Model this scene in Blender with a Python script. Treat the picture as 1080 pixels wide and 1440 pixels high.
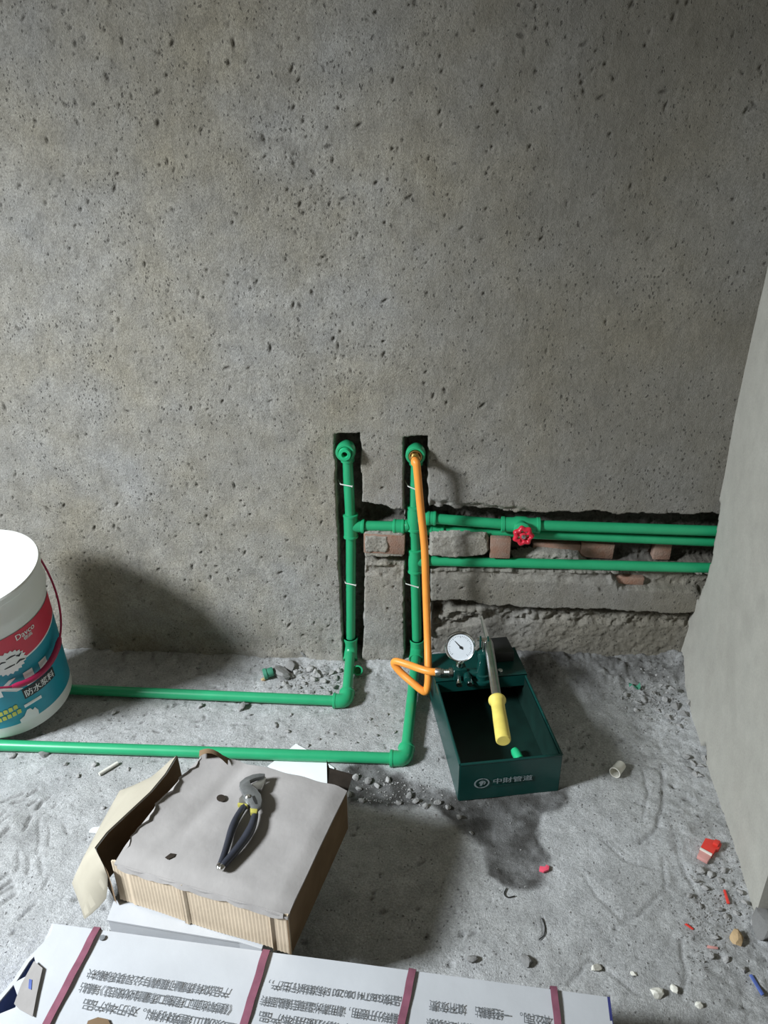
import bpy, bmesh, math, random
import numpy as np
from mathutils import Vector, Matrix, Euler
for o in list(bpy.data.objects): bpy.data.objects.remove(o)
scene = bpy.context.scene
C = scene.collection

# ------------------------------------------------------------------ camera
FPX = 1081.0; CAM_D = 1.6237; CAM_H = 1.25
PITCH, YAW, ROLL = (math.radians(a) for a in (26.4, -4.6, -0.55))
c_w = np.array([math.sin(YAW)*math.cos(PITCH), math.cos(YAW)*math.cos(PITCH), -math.sin(PITCH)])
c_r0 = np.array([math.cos(YAW), -math.sin(YAW), 0.0]); c_u0 = np.cross(c_r0, c_w)
c_r = c_r0*math.cos(ROLL)+c_u0*math.sin(ROLL); c_u = -c_r0*math.sin(ROLL)+c_u0*math.cos(ROLL)
cd = bpy.data.cameras.new('camera'); cam = bpy.data.objects.new('camera', cd); C.objects.link(cam)
cd.sensor_fit = 'VERTICAL'; cd.sensor_height = 36.0; cd.lens = FPX/1440*36
cd.clip_start = 0.05
cam.matrix_world = Matrix(((c_r[0], c_u[0], -c_w[0], 0), (c_r[1], c_u[1], -c_w[1], -CAM_D), (c_r[2], c_u[2], -c_w[2], CAM_H), (0, 0, 0, 1)))
scene.camera = cam

# ------------------------------------------------------------------ light
world = bpy.data.worlds.new('world'); scene.world = world; world.use_nodes = True
bg = world.node_tree.nodes['Background']
bg.inputs[0].default_value = (1.0, 0.94, 0.72, 1); bg.inputs[1].default_value = 0.105

def area(name, loc, target, size, power, col, spread=180):
    l = bpy.data.lights.new(name, 'AREA'); l.spread = math.radians(spread); l.shape = 'RECTANGLE'; l.size = size[0]; l.size_y = size[1]
    l.energy = power; l.color = col
    o = bpy.data.objects.new(name, l); C.objects.link(o); o.location = loc
    o.rotation_euler = (Vector(target)-Vector(loc)).to_track_quat('-Z', 'Y').to_euler()
    return o
# sky seen through the high window of the left wall: it comes in from above, so it falls steeply
area('daylight_through_window', (-2.27, -1.50, 1.78), (-2.27+0.68, -1.50+0.30, 1.78-0.64), (0.46, 0.46), 43, (0.88, 0.945, 1.0), 96)
vs = scene.view_settings
vs.view_transform = 'Standard'; vs.look = 'None'; vs.gamma = 1; vs.use_curve_mapping = False; vs.exposure = 0.0
scene.display_settings.display_device = 'sRGB'

# ------------------------------------------------------------------ placing: where a sight line meets a plane of the room
def _ray(px, py): return c_r*(px-540)/FPX + c_u*(720-py)/FPX + c_w
def W(px, py, y=0.0):                       # point on the plane parallel to the back wall
    d = _ray(px, py); p = np.array([0, -CAM_D, CAM_H]) + d*((y+CAM_D)/d[1]); return Vector(p)
def F(px, py, z=0.0):                       # point on a level plane
    d = _ray(px, py); p = np.array([0, -CAM_D, CAM_H]) + d*((z-CAM_H)/d[2]); return Vector(p)

# ------------------------------------------------------------------ materials
def lin(r, g, b):
    def f(c):
        c /= 255
        return c/12.92 if c <= 0.04045 else ((c+0.055)/1.055)**2.4
    return (f(r), f(g), f(b), 1)
def mat(name, col, rough=0.5, metal=0.0, var=0.12, scale=30, bump=0.0, bscale=200, spec=0.5, col2=None):
    m = bpy.data.materials.new(name); m.use_nodes = True; nt = m.node_tree; n = nt.nodes; L = nt.links
    b = n['Principled BSDF']; b.inputs['Roughness'].default_value = rough; b.inputs['Metallic'].default_value = metal
    b.inputs['Specular IOR Level'].default_value = spec
    tc = n.new('ShaderNodeTexCoord'); nz = n.new('ShaderNodeTexNoise'); nz.inputs['Scale'].default_value = scale; nz.inputs['Detail'].default_value = 5
    L.new(tc.outputs['Object'], nz.inputs['Vector'])
    mx = n.new('ShaderNodeMix'); mx.data_type = 'RGBA'
    a = tuple(c*(1-var) for c in col[:3])+(1,); bb = tuple(min(1, c*(1+var)) for c in (col2 or col)[:3])+(1,)
    mx.inputs['A'].default_value = a; mx.inputs['B'].default_value = bb
    mr = n.new('ShaderNodeMapRange'); mr.inputs['From Min'].default_value = 0.3; mr.inputs['From Max'].default_value = 0.7
    L.new(nz.outputs['Fac'], mr.inputs['Value']); L.new(mr.outputs['Result'], mx.inputs['Factor'])
    L.new(mx.outputs['Result'], b.inputs['Base Color'])
    if bump:
        bz = n.new('ShaderNodeTexNoise'); bz.inputs['Scale'].default_value = bscale; bz.inputs['Detail'].default_value = 4
        L.new(tc.outputs['Object'], bz.inputs['Vector'])
        bp = n.new('ShaderNodeBump'); bp.inputs['Strength'].default_value = bump; bp.inputs['Distance'].default_value = 0.002
        L.new(bz.outputs['Fac'], bp.inputs['Height']); L.new(bp.outputs['Normal'], b.inputs['Normal'])
    return m

def concrete(name, base, warm, grain=0.7, wet=False, specks=1.0):
    m = bpy.data.materials.new(name); m.use_nodes = True; nt = m.node_tree; n = nt.nodes; L = nt.links
    b = n['Principled BSDF']; b.inputs['Roughness'].default_value = 0.92; b.inputs['Specular IOR Level'].default_value = 0.25
    tc = n.new('ShaderNodeTexCoord')
    def noise(s, d, r=0.55):
        z = n.new('ShaderNodeTexNoise'); z.inputs['Scale'].default_value = s; z.inputs['Detail'].default_value = d; z.inputs['Roughness'].default_value = r
        L.new(tc.outputs['Object'], z.inputs['Vector']); return z
    def mr(src, a, bb, c=0.0, d=1.0):
        k = n.new('ShaderNodeMapRange'); k.inputs['From Min'].default_value = a; k.inputs['From Max'].default_value = bb
        k.inputs['To Min'].default_value = c; k.inputs['To Max'].default_value = d; L.new(src, k.inputs['Value']); return k.outputs['Result']
    def mix(fac, a, bb, mode='MIX'):
        k = n.new('ShaderNodeMix'); k.data_type = 'RGBA'; k.blend_type = mode
        if isinstance(fac, float): k.inputs['Factor'].default_value = fac
        else: L.new(fac, k.inputs['Factor'])
        for s, v in (('A', a), ('B', bb)):
            if isinstance(v, tuple): k.inputs[s].default_value = v
            else: L.new(v, k.inputs[s])
        return k.outputs['Result']
    big = noise(3.0, 6, 0.6); mid = noise(22, 5, 0.6); fine = noise(260, 3, 0.6)
    col = mix(mr(big.outputs['Fac'], 0.35, 0.65), base, warm)
    g1 = n.new('ShaderNodeCombineColor'); v1 = mr(mid.outputs['Fac'], 0.3, 0.7, (0.80, 0.93)[specks == 0], (1.14, 1.06)[specks == 0])
    for s in ('Red', 'Green', 'Blue'): L.new(v1, g1.inputs[s])
    col = mix(1.0, col, g1.outputs['Color'], 'MULTIPLY')
    g2 = n.new('ShaderNodeCombineColor'); v2 = mr(fine.outputs['Fac'], 0.3, 0.7, (0.74, 0.93)[specks == 0], (1.22, 1.06)[specks == 0])
    for s in ('Red', 'Green', 'Blue'): L.new(v2, g2.inputs[s])
    col = mix(1.0, col, g2.outputs['Color'], 'MULTIPLY')
    # grime, painted shade in hollows, floor damp and wall light falloff, as point attributes
    ad_ = n.new('ShaderNodeAttribute'); ad_.attribute_name = 'falloff_tone'
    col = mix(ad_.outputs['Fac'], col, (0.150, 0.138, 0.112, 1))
    at = n.new('ShaderNodeAttribute'); at.attribute_name = 'grime_shade'
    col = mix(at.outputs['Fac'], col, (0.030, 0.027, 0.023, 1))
    # small blow holes: scattered in clusters, each with shade painted inside
    def holes(scale, size, cover, seed):
        mp = n.new('ShaderNodeMapping'); mp.inputs['Scale'].default_value = (scale*1.25, scale, scale*0.8); mp.inputs['Location'].default_value = (seed, seed*2, seed*3); mp.inputs['Rotation'].default_value = (0, 0.35, 0)
        L.new(tc.outputs['Object'], mp.inputs['Vector'])
        dz = n.new('ShaderNodeTexNoise'); dz.inputs['Scale'].default_value = 2.3; dz.inputs['Detail'].default_value = 3; L.new(mp.outputs['Vector'], dz.inputs['Vector'])
        vm = n.new('ShaderNodeVectorMath'); vm.operation = 'MULTIPLY_ADD'; L.new(dz.outputs['Color'], vm.inputs[0]); vm.inputs[1].default_value = (0.9, 0.9, 0.9); L.new(mp.outputs['Vector'], vm.inputs[2])
        vo = n.new('ShaderNodeTexVoronoi'); vo.inputs['Scale'].default_value = 1.0; L.new(vm.outputs['Vector'], vo.inputs['Vector'])
        sp = n.new('ShaderNodeSeparateColor'); L.new(vo.outputs['Color'], sp.inputs['Color'])
        cl = noise(5.5, 4, 0.6)
        th = mr(cl.outputs['Fac'], 0.36, 0.68, 0.0, cover)                      # share of cells that hold a hole
        lt = n.new('ShaderNodeMath'); lt.operation = 'LESS_THAN'; L.new(sp.outputs['Red'], lt.inputs[0]); L.new(th, lt.inputs[1])
        rad = mr(sp.outputs['Green'], 0, 1, size*0.5, size)
        dv = n.new('ShaderNodeMath'); dv.operation = 'DIVIDE'; L.new(vo.outputs['Distance'], dv.inputs[0]); L.new(rad, dv.inputs[1])
        inn = mr(dv.outputs[0], 0.6, 1.0, 1.0, 0.0)
        mu = n.new('ShaderNodeMath'); mu.operation = 'MULTIPLY'; L.new(inn, mu.inputs[0]); L.new(lt.outputs[0], mu.inputs[1]); return mu.outputs[0]
    hs = None
    if specks > 0:
        h1 = holes(135, 0.34, 0.62*specks, 1.3); h2 = holes(60, 0.22, 0.40*specks, 7.7)
        mxh = n.new('ShaderNodeMath'); mxh.operation = 'MAXIMUM'; L.new(h1, mxh.inputs[0]); L.new(h2, mxh.inputs[1]); hs = mxh.outputs[0]
        hf = n.new('ShaderNodeMath'); hf.operation = 'MULTIPLY'; L.new(hs, hf.inputs[0]); hf.inputs[1].default_value = 0.62
        col = mix(hf.outputs[0], col, (0.045, 0.041, 0.036, 1))
    L.new(col, b.inputs['Base Color'])
    if wet:
        L.new(mr(at.outputs['Fac'], 0.2, 0.8, 0.92, 0.6), b.inputs['Roughness'])
    bz = noise(420, 4, 0.7); bz2 = noise(90, 4, 0.65)
    ad = n.new('ShaderNodeMath'); ad.operation = 'ADD'; L.new(bz.outputs['Fac'], ad.inputs[0]); L.new(bz2.outputs['Fac'], ad.inputs[1])
    bp = n.new('ShaderNodeBump'); bp.inputs['Strength'].default_value = grain; bp.inputs['Distance'].default_value = 0.003
    hsrc = ad.outputs[0]
    if hs is not None:
        sb = n.new('ShaderNodeMath'); sb.operation = 'SUBTRACT'; L.new(hsrc, sb.inputs[0]); L.new(hs, sb.inputs[1]); hsrc = sb.outputs[0]
    L.new(hsrc, bp.inputs['Height']); L.new(bp.outputs['Normal'], b.inputs['Normal'])
    return m

M = {}
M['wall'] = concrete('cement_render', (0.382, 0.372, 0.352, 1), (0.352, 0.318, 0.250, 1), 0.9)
M['wallr'] = concrete('smooth_cement_render', (0.40, 0.39, 0.345, 1), (0.37, 0.355, 0.312, 1), 0.15, specks=0)
M['floor'] = concrete('cement_floor', (0.50, 0.505, 0.505, 1), (0.395, 0.395, 0.385, 1), 0.8, wet=True, specks=0.6)
M['stone'] = mat('mortar_crumb', (0.34, 0.335, 0.325, 1), 0.95, var=0.25, scale=60, bump=0.8, bscale=300, spec=0.2)
M['brick'] = mat('fired_brick', lin(168, 128, 108), 0.95, var=0.22, scale=40, bump=0.8, bscale=250, spec=0.2, col2=lin(140, 120, 108))
M['ppr'] = mat('green_pipe_plastic', (0.022, 0.35, 0.150, 1), 0.36, var=0.06, scale=25)
M['ppr2'] = mat('green_fitting_plastic', (0.024, 0.37, 0.160, 1), 0.30, var=0.06, scale=25)
M['green_cap'] = mat('bright_green_plastic', (0.02, 0.47, 0.20, 1), 0.35, var=0.05)
M['dull_green'] = mat('dusty_green_plastic', (0.05, 0.24, 0.15, 1), 0.6, var=0.2)
M['chrome'] = mat('chrome', (0.75, 0.75, 0.73, 1), 0.18, 1.0, var=0.05)
M['steel'] = mat('brushed_steel', (0.60, 0.60, 0.58, 1), 0.30, 1.0, var=0.12, scale=60)
M['zinc'] = mat('bright_zinc', (0.80, 0.80, 0.76, 1), 0.35, 0.25, var=0.08)
M['dsteel'] = mat('grey_tool_steel', (0.30, 0.31, 0.31, 1), 0.42, 0.75, var=0.2, scale=80)
M['brass'] = mat('brass', (0.62, 0.42, 0.16, 1), 0.35, 1.0, var=0.1)
M['red_wheel'] = mat('red_plastic', (0.62, 0.02, 0.045, 1), 0.35, var=0.08)
M['red'] = mat('red_scrap_plastic', (0.70, 0.05, 0.035, 1), 0.45, var=0.15)
M['pink'] = mat('pink_scrap_plastic', (0.80, 0.10, 0.16, 1), 0.5, var=0.12)
M['palepink'] = mat('pale_pink_plastic', (0.62, 0.30, 0.27, 1), 0.5, var=0.12)
M['hose'] = mat('orange_hose_rubber', (0.98, 0.35, 0.055, 1), 0.42, var=0.05)
M['pump'] = mat('dark_green_enamel', (0.0035, 0.046, 0.039, 1), 0.30, var=0.12, scale=18)
M['pumpin'] = mat('shaded_green_enamel', (0.004, 0.022, 0.017, 1), 0.5, var=0.3, scale=18)  # the tray's inner shade painted as a darker enamel
M['black'] = mat('black_metal', (0.018, 0.018, 0.017, 1), 0.5, var=0.2)
M['print_grey'] = mat('grey_sticker_print', (0.25, 0.30, 0.31, 1), 0.5, var=0.08)
M['yellow'] = mat('yellow_grip_plastic', (0.78, 0.64, 0.14, 1), 0.45, var=0.10, scale=40)
M['dial'] = mat('white_dial', (0.72, 0.76, 0.80, 1), 0.4, var=0.04)
M['ink'] = mat('black_ink', (0.02, 0.02, 0.022, 1), 0.5, var=0.1)
M['white'] = mat('white_bucket_plastic', (0.78, 0.78, 0.74, 1), 0.38, var=0.05, scale=12)
M['paint'] = mat('white_slurry', (0.86, 0.87, 0.85, 1), 0.45, var=0.03)
M['lred'] = mat('red_label', (0.62, 0.035, 0.07, 1), 0.4, var=0.05)
M['teal'] = mat('teal_label', (0.012, 0.27, 0.36, 1), 0.4, var=0.06)
M['lwhite'] = mat('white_label_print', (0.82, 0.82, 0.80, 1), 0.45, var=0.04)
M['lyellow'] = mat('yellow_label_print', (0.55, 0.58, 0.09, 1), 0.45, var=0.1)
M['bail'] = mat('magenta_handle', (0.34, 0.013, 0.065, 1), 0.4, var=0.1)
M['carton'] = mat('white_carton_board', (0.50, 0.512, 0.53, 1), 0.75, var=0.06, scale=9, bump=0.25, bscale=40, spec=0.2)
M['blue'] = mat('blue_carton_print', (0.10, 0.15, 0.42, 1), 0.6, var=0.2, scale=30, spec=0.3)
M['navy'] = mat('navy_carton_print', (0.035, 0.04, 0.16, 1), 0.6, var=0.2, scale=30, spec=0.3)
M['strap'] = mat('plum_plastic_strap', (0.24, 0.085, 0.125, 1), 0.45, var=0.15, scale=60)
M['print'] = mat('grey_print', (0.15, 0.16, 0.17, 1), 0.7, var=0.25, scale=90)
M['brown'] = mat('dusty_cardboard', (0.355, 0.335, 0.322, 1), 0.9, var=0.10, scale=14, bump=0.35, bscale=60, spec=0.15)
M['corr'] = mat('corrugated_cardboard', lin(200, 183, 160), 0.9, var=0.07, scale=20, bump=0.2, bscale=120, spec=0.15)
M['cream'] = mat('cream_cardboard', lin(168, 161, 145), 0.85, var=0.06, scale=12, bump=0.2, bscale=60, spec=0.15)
M['inner'] = mat('brown_cardboard_inside_shade', lin(120, 100, 78), 0.95, var=0.15, scale=20, spec=0.1)  # also stands for shade on the box's right side
M['dark'] = mat('dark_shade_cardboard', (0.035, 0.028, 0.022, 1), 0.9, var=0.25, scale=40, spec=0.1)  # near-black stands for shade on the flap and in the hole
M['paper'] = mat('white_paper', (0.82, 0.85, 0.85, 1), 0.8, var=0.03, spec=0.2)
M['rubber'] = mat('black_dipped_grip', (0.030, 0.033, 0.045, 1), 0.38, var=0.2, scale=40)
M['yband'] = mat('worn_yellow_dip', (0.42, 0.38, 0.08, 1), 0.5, var=0.15)
M['tan'] = mat('tan_crumb', lin(196, 168, 128), 0.9, var=0.2, scale=80, bump=0.5)
M['offwhite'] = mat('dusty_white_plastic', (0.72, 0.70, 0.62, 1), 0.5, var=0.1)

# ------------------------------------------------------------------ mesh helpers
class MB:
    def __init__(s): s.v = []; s.f = []
    def add(s, vs, fs):
        k = len(s.v); s.v += [tuple(v) for v in vs]; s.f += [tuple(i+k for i in f) for f in fs]; return s
    def box(s, c, size, R=None):
        c = Vector(c); hx, hy, hz = (x/2 for x in size)
        vs = [Vector((x, y, z)) for x in (-hx, hx) for y in (-hy, hy) for z in (-hz, hz)]
        if R is not None: vs = [R @ v for v in vs]
        return s.add([v+c for v in vs], [(0, 1, 3, 2), (4, 6, 7, 5), (0, 4, 5, 1), (2, 3, 7, 6), (0, 2, 6, 4), (1, 5, 7, 3)])
    def tube(s, pts, r, n=14, cap=True):
        pts = [Vector(p) for p in pts]; m = len(pts); rs = r if isinstance(r, (list, tuple)) else [r]*m
        T = []
        for i in range(m):
            a = pts[max(i-1, 0)]; b = pts[min(i+1, m-1)]
            t = (b-a)
            if t.length < 1e-9: t = T[-1] if T else Vector((0, 0, 1))
            T.append(t.normalized())
        up = Vector((0, 0, 1)) if abs(T[0].z) < 0.9 else Vector((0, 1, 0))
        nrm = T[0].cross(up).normalized(); vs = []; fs = []
        for i in range(m):
            nrm = (nrm - T[i]*nrm.dot(T[i])).normalized(); bi = T[i].cross(nrm)
            for k in range(n):
                a = 2*math.pi*k/n; vs.append(pts[i] + (nrm*math.cos(a)+bi*math.sin(a))*rs[i])
        for i in range(m-1):
            for k in range(n):
                fs.append((i*n+k, i*n+(k+1) % n, (i+1)*n+(k+1) % n, (i+1)*n+k))
        if cap: fs.append(tuple(range(n-1, -1, -1))); fs.append(tuple((m-1)*n+k for k in range(n)))
        return s.add(vs, fs)
    def lathe(s, prof, origin, axis, n=24, closed=False):        # prof: (radius, height along axis)
        o = Vector(origin); ax = Vector(axis).normalized(); up = Vector((0, 0, 1)) if abs(ax.z) < 0.9 else Vector((1, 0, 0))
        e = up.cross(ax).normalized(); g = ax.cross(e); vs = []; fs = []
        for (r, h) in prof:
            for k in range(n):
                a = 2*math.pi*k/n; vs.append(o+ax*h+(e*math.cos(a)+g*math.sin(a))*r)
        m = len(prof)
        for i in range(m-1):
            for k in range(n): fs.append((i*n+k, i*n+(k+1) % n, (i+1)*n+(k+1) % n, (i+1)*n+k))
        if closed:
            for k in range(n): fs.append(((m-1)*n+k, (m-1)*n+(k+1) % n, (k+1) % n, k))
        else:
            if prof[0][0] > 1e-6: fs.append(tuple(range(n-1, -1, -1)))
            if prof[-1][0] > 1e-6: fs.append(tuple((m-1)*n+k for k in range(n)))
        return s.add(vs, fs)
    def prism(s, poly, d):
        poly = [Vector(p) for p in poly]; d = Vector(d); n = len(poly)
        return s.add(poly+[p+d for p in poly], [tuple(range(n-1, -1, -1)), tuple(range(n, 2*n))]+[(i, (i+1) % n, n+(i+1) % n, n+i) for i in range(n)])
    def sheet(s, rows, thick=0.0, d=(0, 0, -1)):               # grid of points, given a thickness along d
        a = len(rows); b = len(rows[0]); vs = [Vector(p) for r in rows for p in r]; fs = []
        for i in range(a-1):
            for j in range(b-1): fs.append((i*b+j, i*b+j+1, (i+1)*b+j+1, (i+1)*b+j))
        if thick:
            N = a*b; D = Vector(d).normalized()*thick
            vs2 = [v+D for v in vs]; fs2 = [tuple(i+N for i in reversed(f)) for f in fs]
            edge = [j for j in range(b)]+[i*b+b-1 for i in range(1, a)]+[(a-1)*b+j for j in range(b-2, -1, -1)]+[i*b for i in range(a-2, 0, -1)]
            side = [(edge[k], edge[(k+1) % len(edge)], edge[(k+1) % len(edge)]+N, edge[k]+N) for k in range(len(edge))]
            vs += vs2; fs += fs2+side
        return s.add(vs, fs)
    def build(s, name, m, parent=None, root=None, smooth=True, bevel=0.0, angle=35):
        off = root.location if root is not None else Vector((0, 0, 0))
        me = bpy.data.meshes.new(name); me.from_pydata([tuple(Vector(v)-off) for v in s.v], [], s.f); me.update()
        bm = bmesh.new(); bm.from_mesh(me)
        bmesh.ops.recalc_face_normals(bm, faces=bm.faces)
        if bevel:
            bmesh.ops.bevel(bm, geom=[e for e in bm.edges if e.is_manifold and e.calc_face_angle(0) > 0.6], offset=bevel, segments=2, affect='EDGES', profile=0.5)
        bm.to_mesh(me); bm.free()
        if smooth:
            me.polygons.foreach_set('use_smooth', [True]*len(me.polygons)); me.set_sharp_from_angle(angle=math.radians(angle))
        me.materials.append(m); o = bpy.data.objects.new(name, me); C.objects.link(o)
        if parent is not None: o.parent = parent
        return o

def tag(o, label=None, cat=None, group=None, kind=None):
    if label: o['label'] = label
    if cat: o['category'] = cat
    if group: o['group'] = group
    if kind: o['kind'] = kind
    return o
def empty(name, loc, label, cat, group=None):
    o = bpy.data.objects.new(name, None); C.objects.link(o); o.location = loc; o.empty_display_size = 0.05
    return tag(o, label, cat, group)
def smooth_path(pts, n=8):
    pts = [Vector(p) for p in pts]; out = []
    for i in range(len(pts)-1):
        p0 = pts[max(i-1, 0)]; p1 = pts[i]; p2 = pts[i+1]; p3 = pts[min(i+2, len(pts)-1)]
        for k in range(n):
            t = k/n; out.append(0.5*((2*p1)+(p2-p0)*t+(2*p0-5*p1+4*p2-p3)*t*t+(3*p1-p0-3*p2+p3)*t**3))
    out.append(pts[-1]); return out
def text_shape(body, bold=0.0):
    cu = bpy.data.curves.new('lettering', 'FONT'); cu.body = body; cu.size = 1.0; cu.resolution_u = 2; cu.offset = 0.0
    o = bpy.data.objects.new('lettering', cu); C.objects.link(o)
    dg = bpy.context.evaluated_depsgraph_get(); me = bpy.data.meshes.new_from_object(o.evaluated_get(dg))
    vs = [tuple(v.co) for v in me.vertices]; fs = [tuple(p.vertices) for p in me.polygons]
    bpy.data.objects.remove(o); bpy.data.curves.remove(cu); bpy.data.meshes.remove(me)
    if not vs: return [], [], (0, 0, 1, 1)
    if bold:                                        # heavier strokes: the outline printed again a hair to the side
        n0 = len(vs); v0_, f0_ = list(vs), list(fs)
        for q, (dx, dy) in enumerate(((bold, 0), (0, bold), (bold, bold))):
            vs += [(v[0]+dx, v[1]+dy, q+1.0) for v in v0_]; fs += [tuple(i+n0*(q+1) for i in f) for f in f0_]
    xs = [v[0] for v in vs]; ys = [v[1] for v in vs]
    return vs, fs, (min(xs), min(ys), max(xs), max(ys))

# ------------------------------------------------------------------ numpy noise and polygon fields
def vnoise(x, y, scale, seed):
    rng = np.random.default_rng(seed); T = rng.random((256, 256)).astype(np.float32)
    X = x*scale+1000; Y = y*scale+1000; xi = np.floor(X).astype(int); yi = np.floor(Y).astype(int); fx = X-xi; fy = Y-yi
    fx = fx*fx*(3-2*fx); fy = fy*fy*(3-2*fy)
    a = T[xi & 255, yi & 255]; b = T[(xi+1) & 255, yi & 255]; c = T[xi & 255, (yi+1) & 255]; d = T[(xi+1) & 255, (yi+1) & 255]
    return ((a*(1-fx)+b*fx)*(1-fy)+(c*(1-fx)+d*fx)*fy)*2-1
def fbm(x, y, scale, seed, oct=4, g=0.5):
    s = np.zeros_like(x); a = 1.0; t = 0
    for i in range(oct): s = s+a*vnoise(x, y, scale*2**i, seed+i); t += a; a *= g
    return s/t
def poly_sdf(x, y, P):                       # positive inside
    P = np.asarray(P, float); d = np.full(x.shape, 1e9); ins = np.zeros(x.shape, bool); n = len(P)
    for i in range(n):
        ax, ay = P[i]; bx, by = P[(i+1) % n]; ex, ey = bx-ax, by-ay
        t = np.clip(((x-ax)*ex+(y-ay)*ey)/(ex*ex+ey*ey+1e-12), 0, 1)
        d = np.minimum(d, np.hypot(x-ax-t*ex, y-ay-t*ey))
        if abs(ey) > 1e-12: ins ^= ((ay > y) != (by > y)) & (x < ex*(y-ay)/ey+ax)
    return np.where(ins, d, -d)
def sstep(a, b, x):
    t = np.clip((x-a)/(b-a), 0, 1); return t*t*(3-2*t)
def field_mesh(name, P, m, grime_shade=None, flip=False, falloff_tone=None):         # P: (nu, nv, 3)
    nu, nv = P.shape[:2]; me = bpy.data.meshes.new(name); me.vertices.add(nu*nv); me.vertices.foreach_set('co', P.reshape(-1).astype(np.float32))
    i = np.arange(nu-1)[:, None]*nv+np.arange(nv-1)[None, :]
    q = np.stack([i, i+nv, i+nv+1, i+1], -1).reshape(-1, 4)
    if flip: q = q[:, ::-1]
    nf = len(q); me.loops.add(nf*4); me.polygons.add(nf)
    me.loops.foreach_set('vertex_index', q.reshape(-1).astype(np.int32)); me.polygons.foreach_set('loop_start', np.arange(0, nf*4, 4, dtype=np.int32))
    me.polygons.foreach_set('use_smooth', np.ones(nf, bool)); me.update(calc_edges=True)
    if grime_shade is not None:
        a = me.attributes.new('grime_shade', 'FLOAT', 'POINT'); a.data.foreach_set('value', grime_shade.reshape(-1).astype(np.float32))
    if falloff_tone is not None:
        a = me.attributes.new('falloff_tone', 'FLOAT', 'POINT'); a.data.foreach_set('value', falloff_tone.reshape(-1).astype(np.float32))
    me.materials.append(m); o = bpy.data.objects.new(name, me); C.objects.link(o); o['kind'] = 'structure'; return o
def wp(*pts): return [(W(*p).x, W(*p).z) for p in pts]
def fp(*pts): return [(F(*p).x, F(*p).y) for p in pts]

def pits(X, Y, x0, x1, y0, y1, N, seed, smin, smax, dens_seed, ang, step, xs, ys):
    rng = np.random.default_rng(seed); D = np.zeros(X.shape, np.float32); n = 0
    cx = rng.uniform(x0, x1, N*4); cy = rng.uniform(y0, y1, N*4)
    dens = fbm(cx, cy, 3.5, dens_seed, 4)*0.5+0.5
    keep = rng.random(N*4) < np.clip((dens-0.32)*2.2, 0.05, 1)
    cx = cx[keep][:N]; cy = cy[keep][:N]
    for a, b in zip(cx, cy):
        s = smin+(smax-smin)*rng.random()**3; el = rng.uniform(1.0, 3.0) if rng.random() < 0.6 else 1.0
        th = ang+rng.normal(0, 0.6); i0 = np.searchsorted(xs, a-s*el*1.3); i1 = np.searchsorted(xs, a+s*el*1.3)
        j0 = np.searchsorted(ys, b-s*el*1.3); j1 = np.searchsorted(ys, b+s*el*1.3)
        if i1 <= i0 or j1 <= j0: continue
        dx = X[i0:i1, j0:j1]-a; dy = Y[i0:i1, j0:j1]-b
        u = (dx*math.cos(th)+dy*math.sin(th))/(s*el); v = (-dx*math.sin(th)+dy*math.cos(th))/s
        k = np.clip(1-(u*u+v*v), 0, 1)*min(s*1.1, 0.0045)
        D[i0:i1, j0:j1] = np.maximum(D[i0:i1, j0:j1], k)
    return D

# ================================================================== SETTING
# ---- back wall with its chased channels
xs = np.concatenate([np.arange(-2.40, -1.15, 0.05), np.arange(-1.15, 0.735, 0.0026)])
zs = np.concatenate([np.arange(-0.04, 1.62, 0.0026), np.arange(1.64, 2.75, 0.06)])
X, Z = np.meshgrid(xs, zs, indexing='ij')
wob = fbm(X, Z, 60, 11, 3)*0.0028+fbm(X, Z, 18, 12, 2)*0.002
wob2 = fbm(X, Z, 45, 21, 4)*0.007+fbm(X, Z, 14, 22, 2)*0.004
rough = fbm(X, Z, 70, 31, 4)
DEP = np.zeros(X.shape)
chan = [  # polygon on the wall, depth, rough edge?
    (wp((470, 611), (506, 609), (510, 690), (513, 800), (512, 900), (508, 945), (484, 945), (479, 860), (474, 740)), 0.062, 0),
    (wp((567, 615), (602, 613), (603, 700), (606, 800), (607, 905), (604, 945), (568, 945), (567, 800)), 0.062, 0),
    (wp((500, 704), (545, 713), (572, 716), (572, 751), (505, 749)), 0.085, 1),
    (wp((500, 781), (572, 784), (572, 798), (545, 794), (500, 796)), 0.070, 1),
    (wp((595, 710), (660, 715), (735, 722), (800, 719), (1040, 723), (1040, 812), (860, 807), (740, 805), (595, 804)), 0.085, 1),
    (wp((855, 806), (1040, 806), (1040, 850), (975, 832), (870, 828)), 0.030, 1),
    (wp((604, 852), (640, 846), (800, 860), (1040, 868), (1040, 990), (604, 990)), 0.020, 1),
    (wp((604, 846), (640, 844), (700, 851), (800, 857), (900, 861), (985, 863), (985, 874), (800, 870), (700, 865), (630, 868), (604, 880)), 0.060, 1),
]
for P, d, r in chan:
    s = poly_sdf(X, Z, P)+(wob2 if r else wob)
    DEP = np.maximum(DEP, d*sstep(-0.0005, 0.006 if not r else 0.008, s)*(1+0.16*rough))
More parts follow.
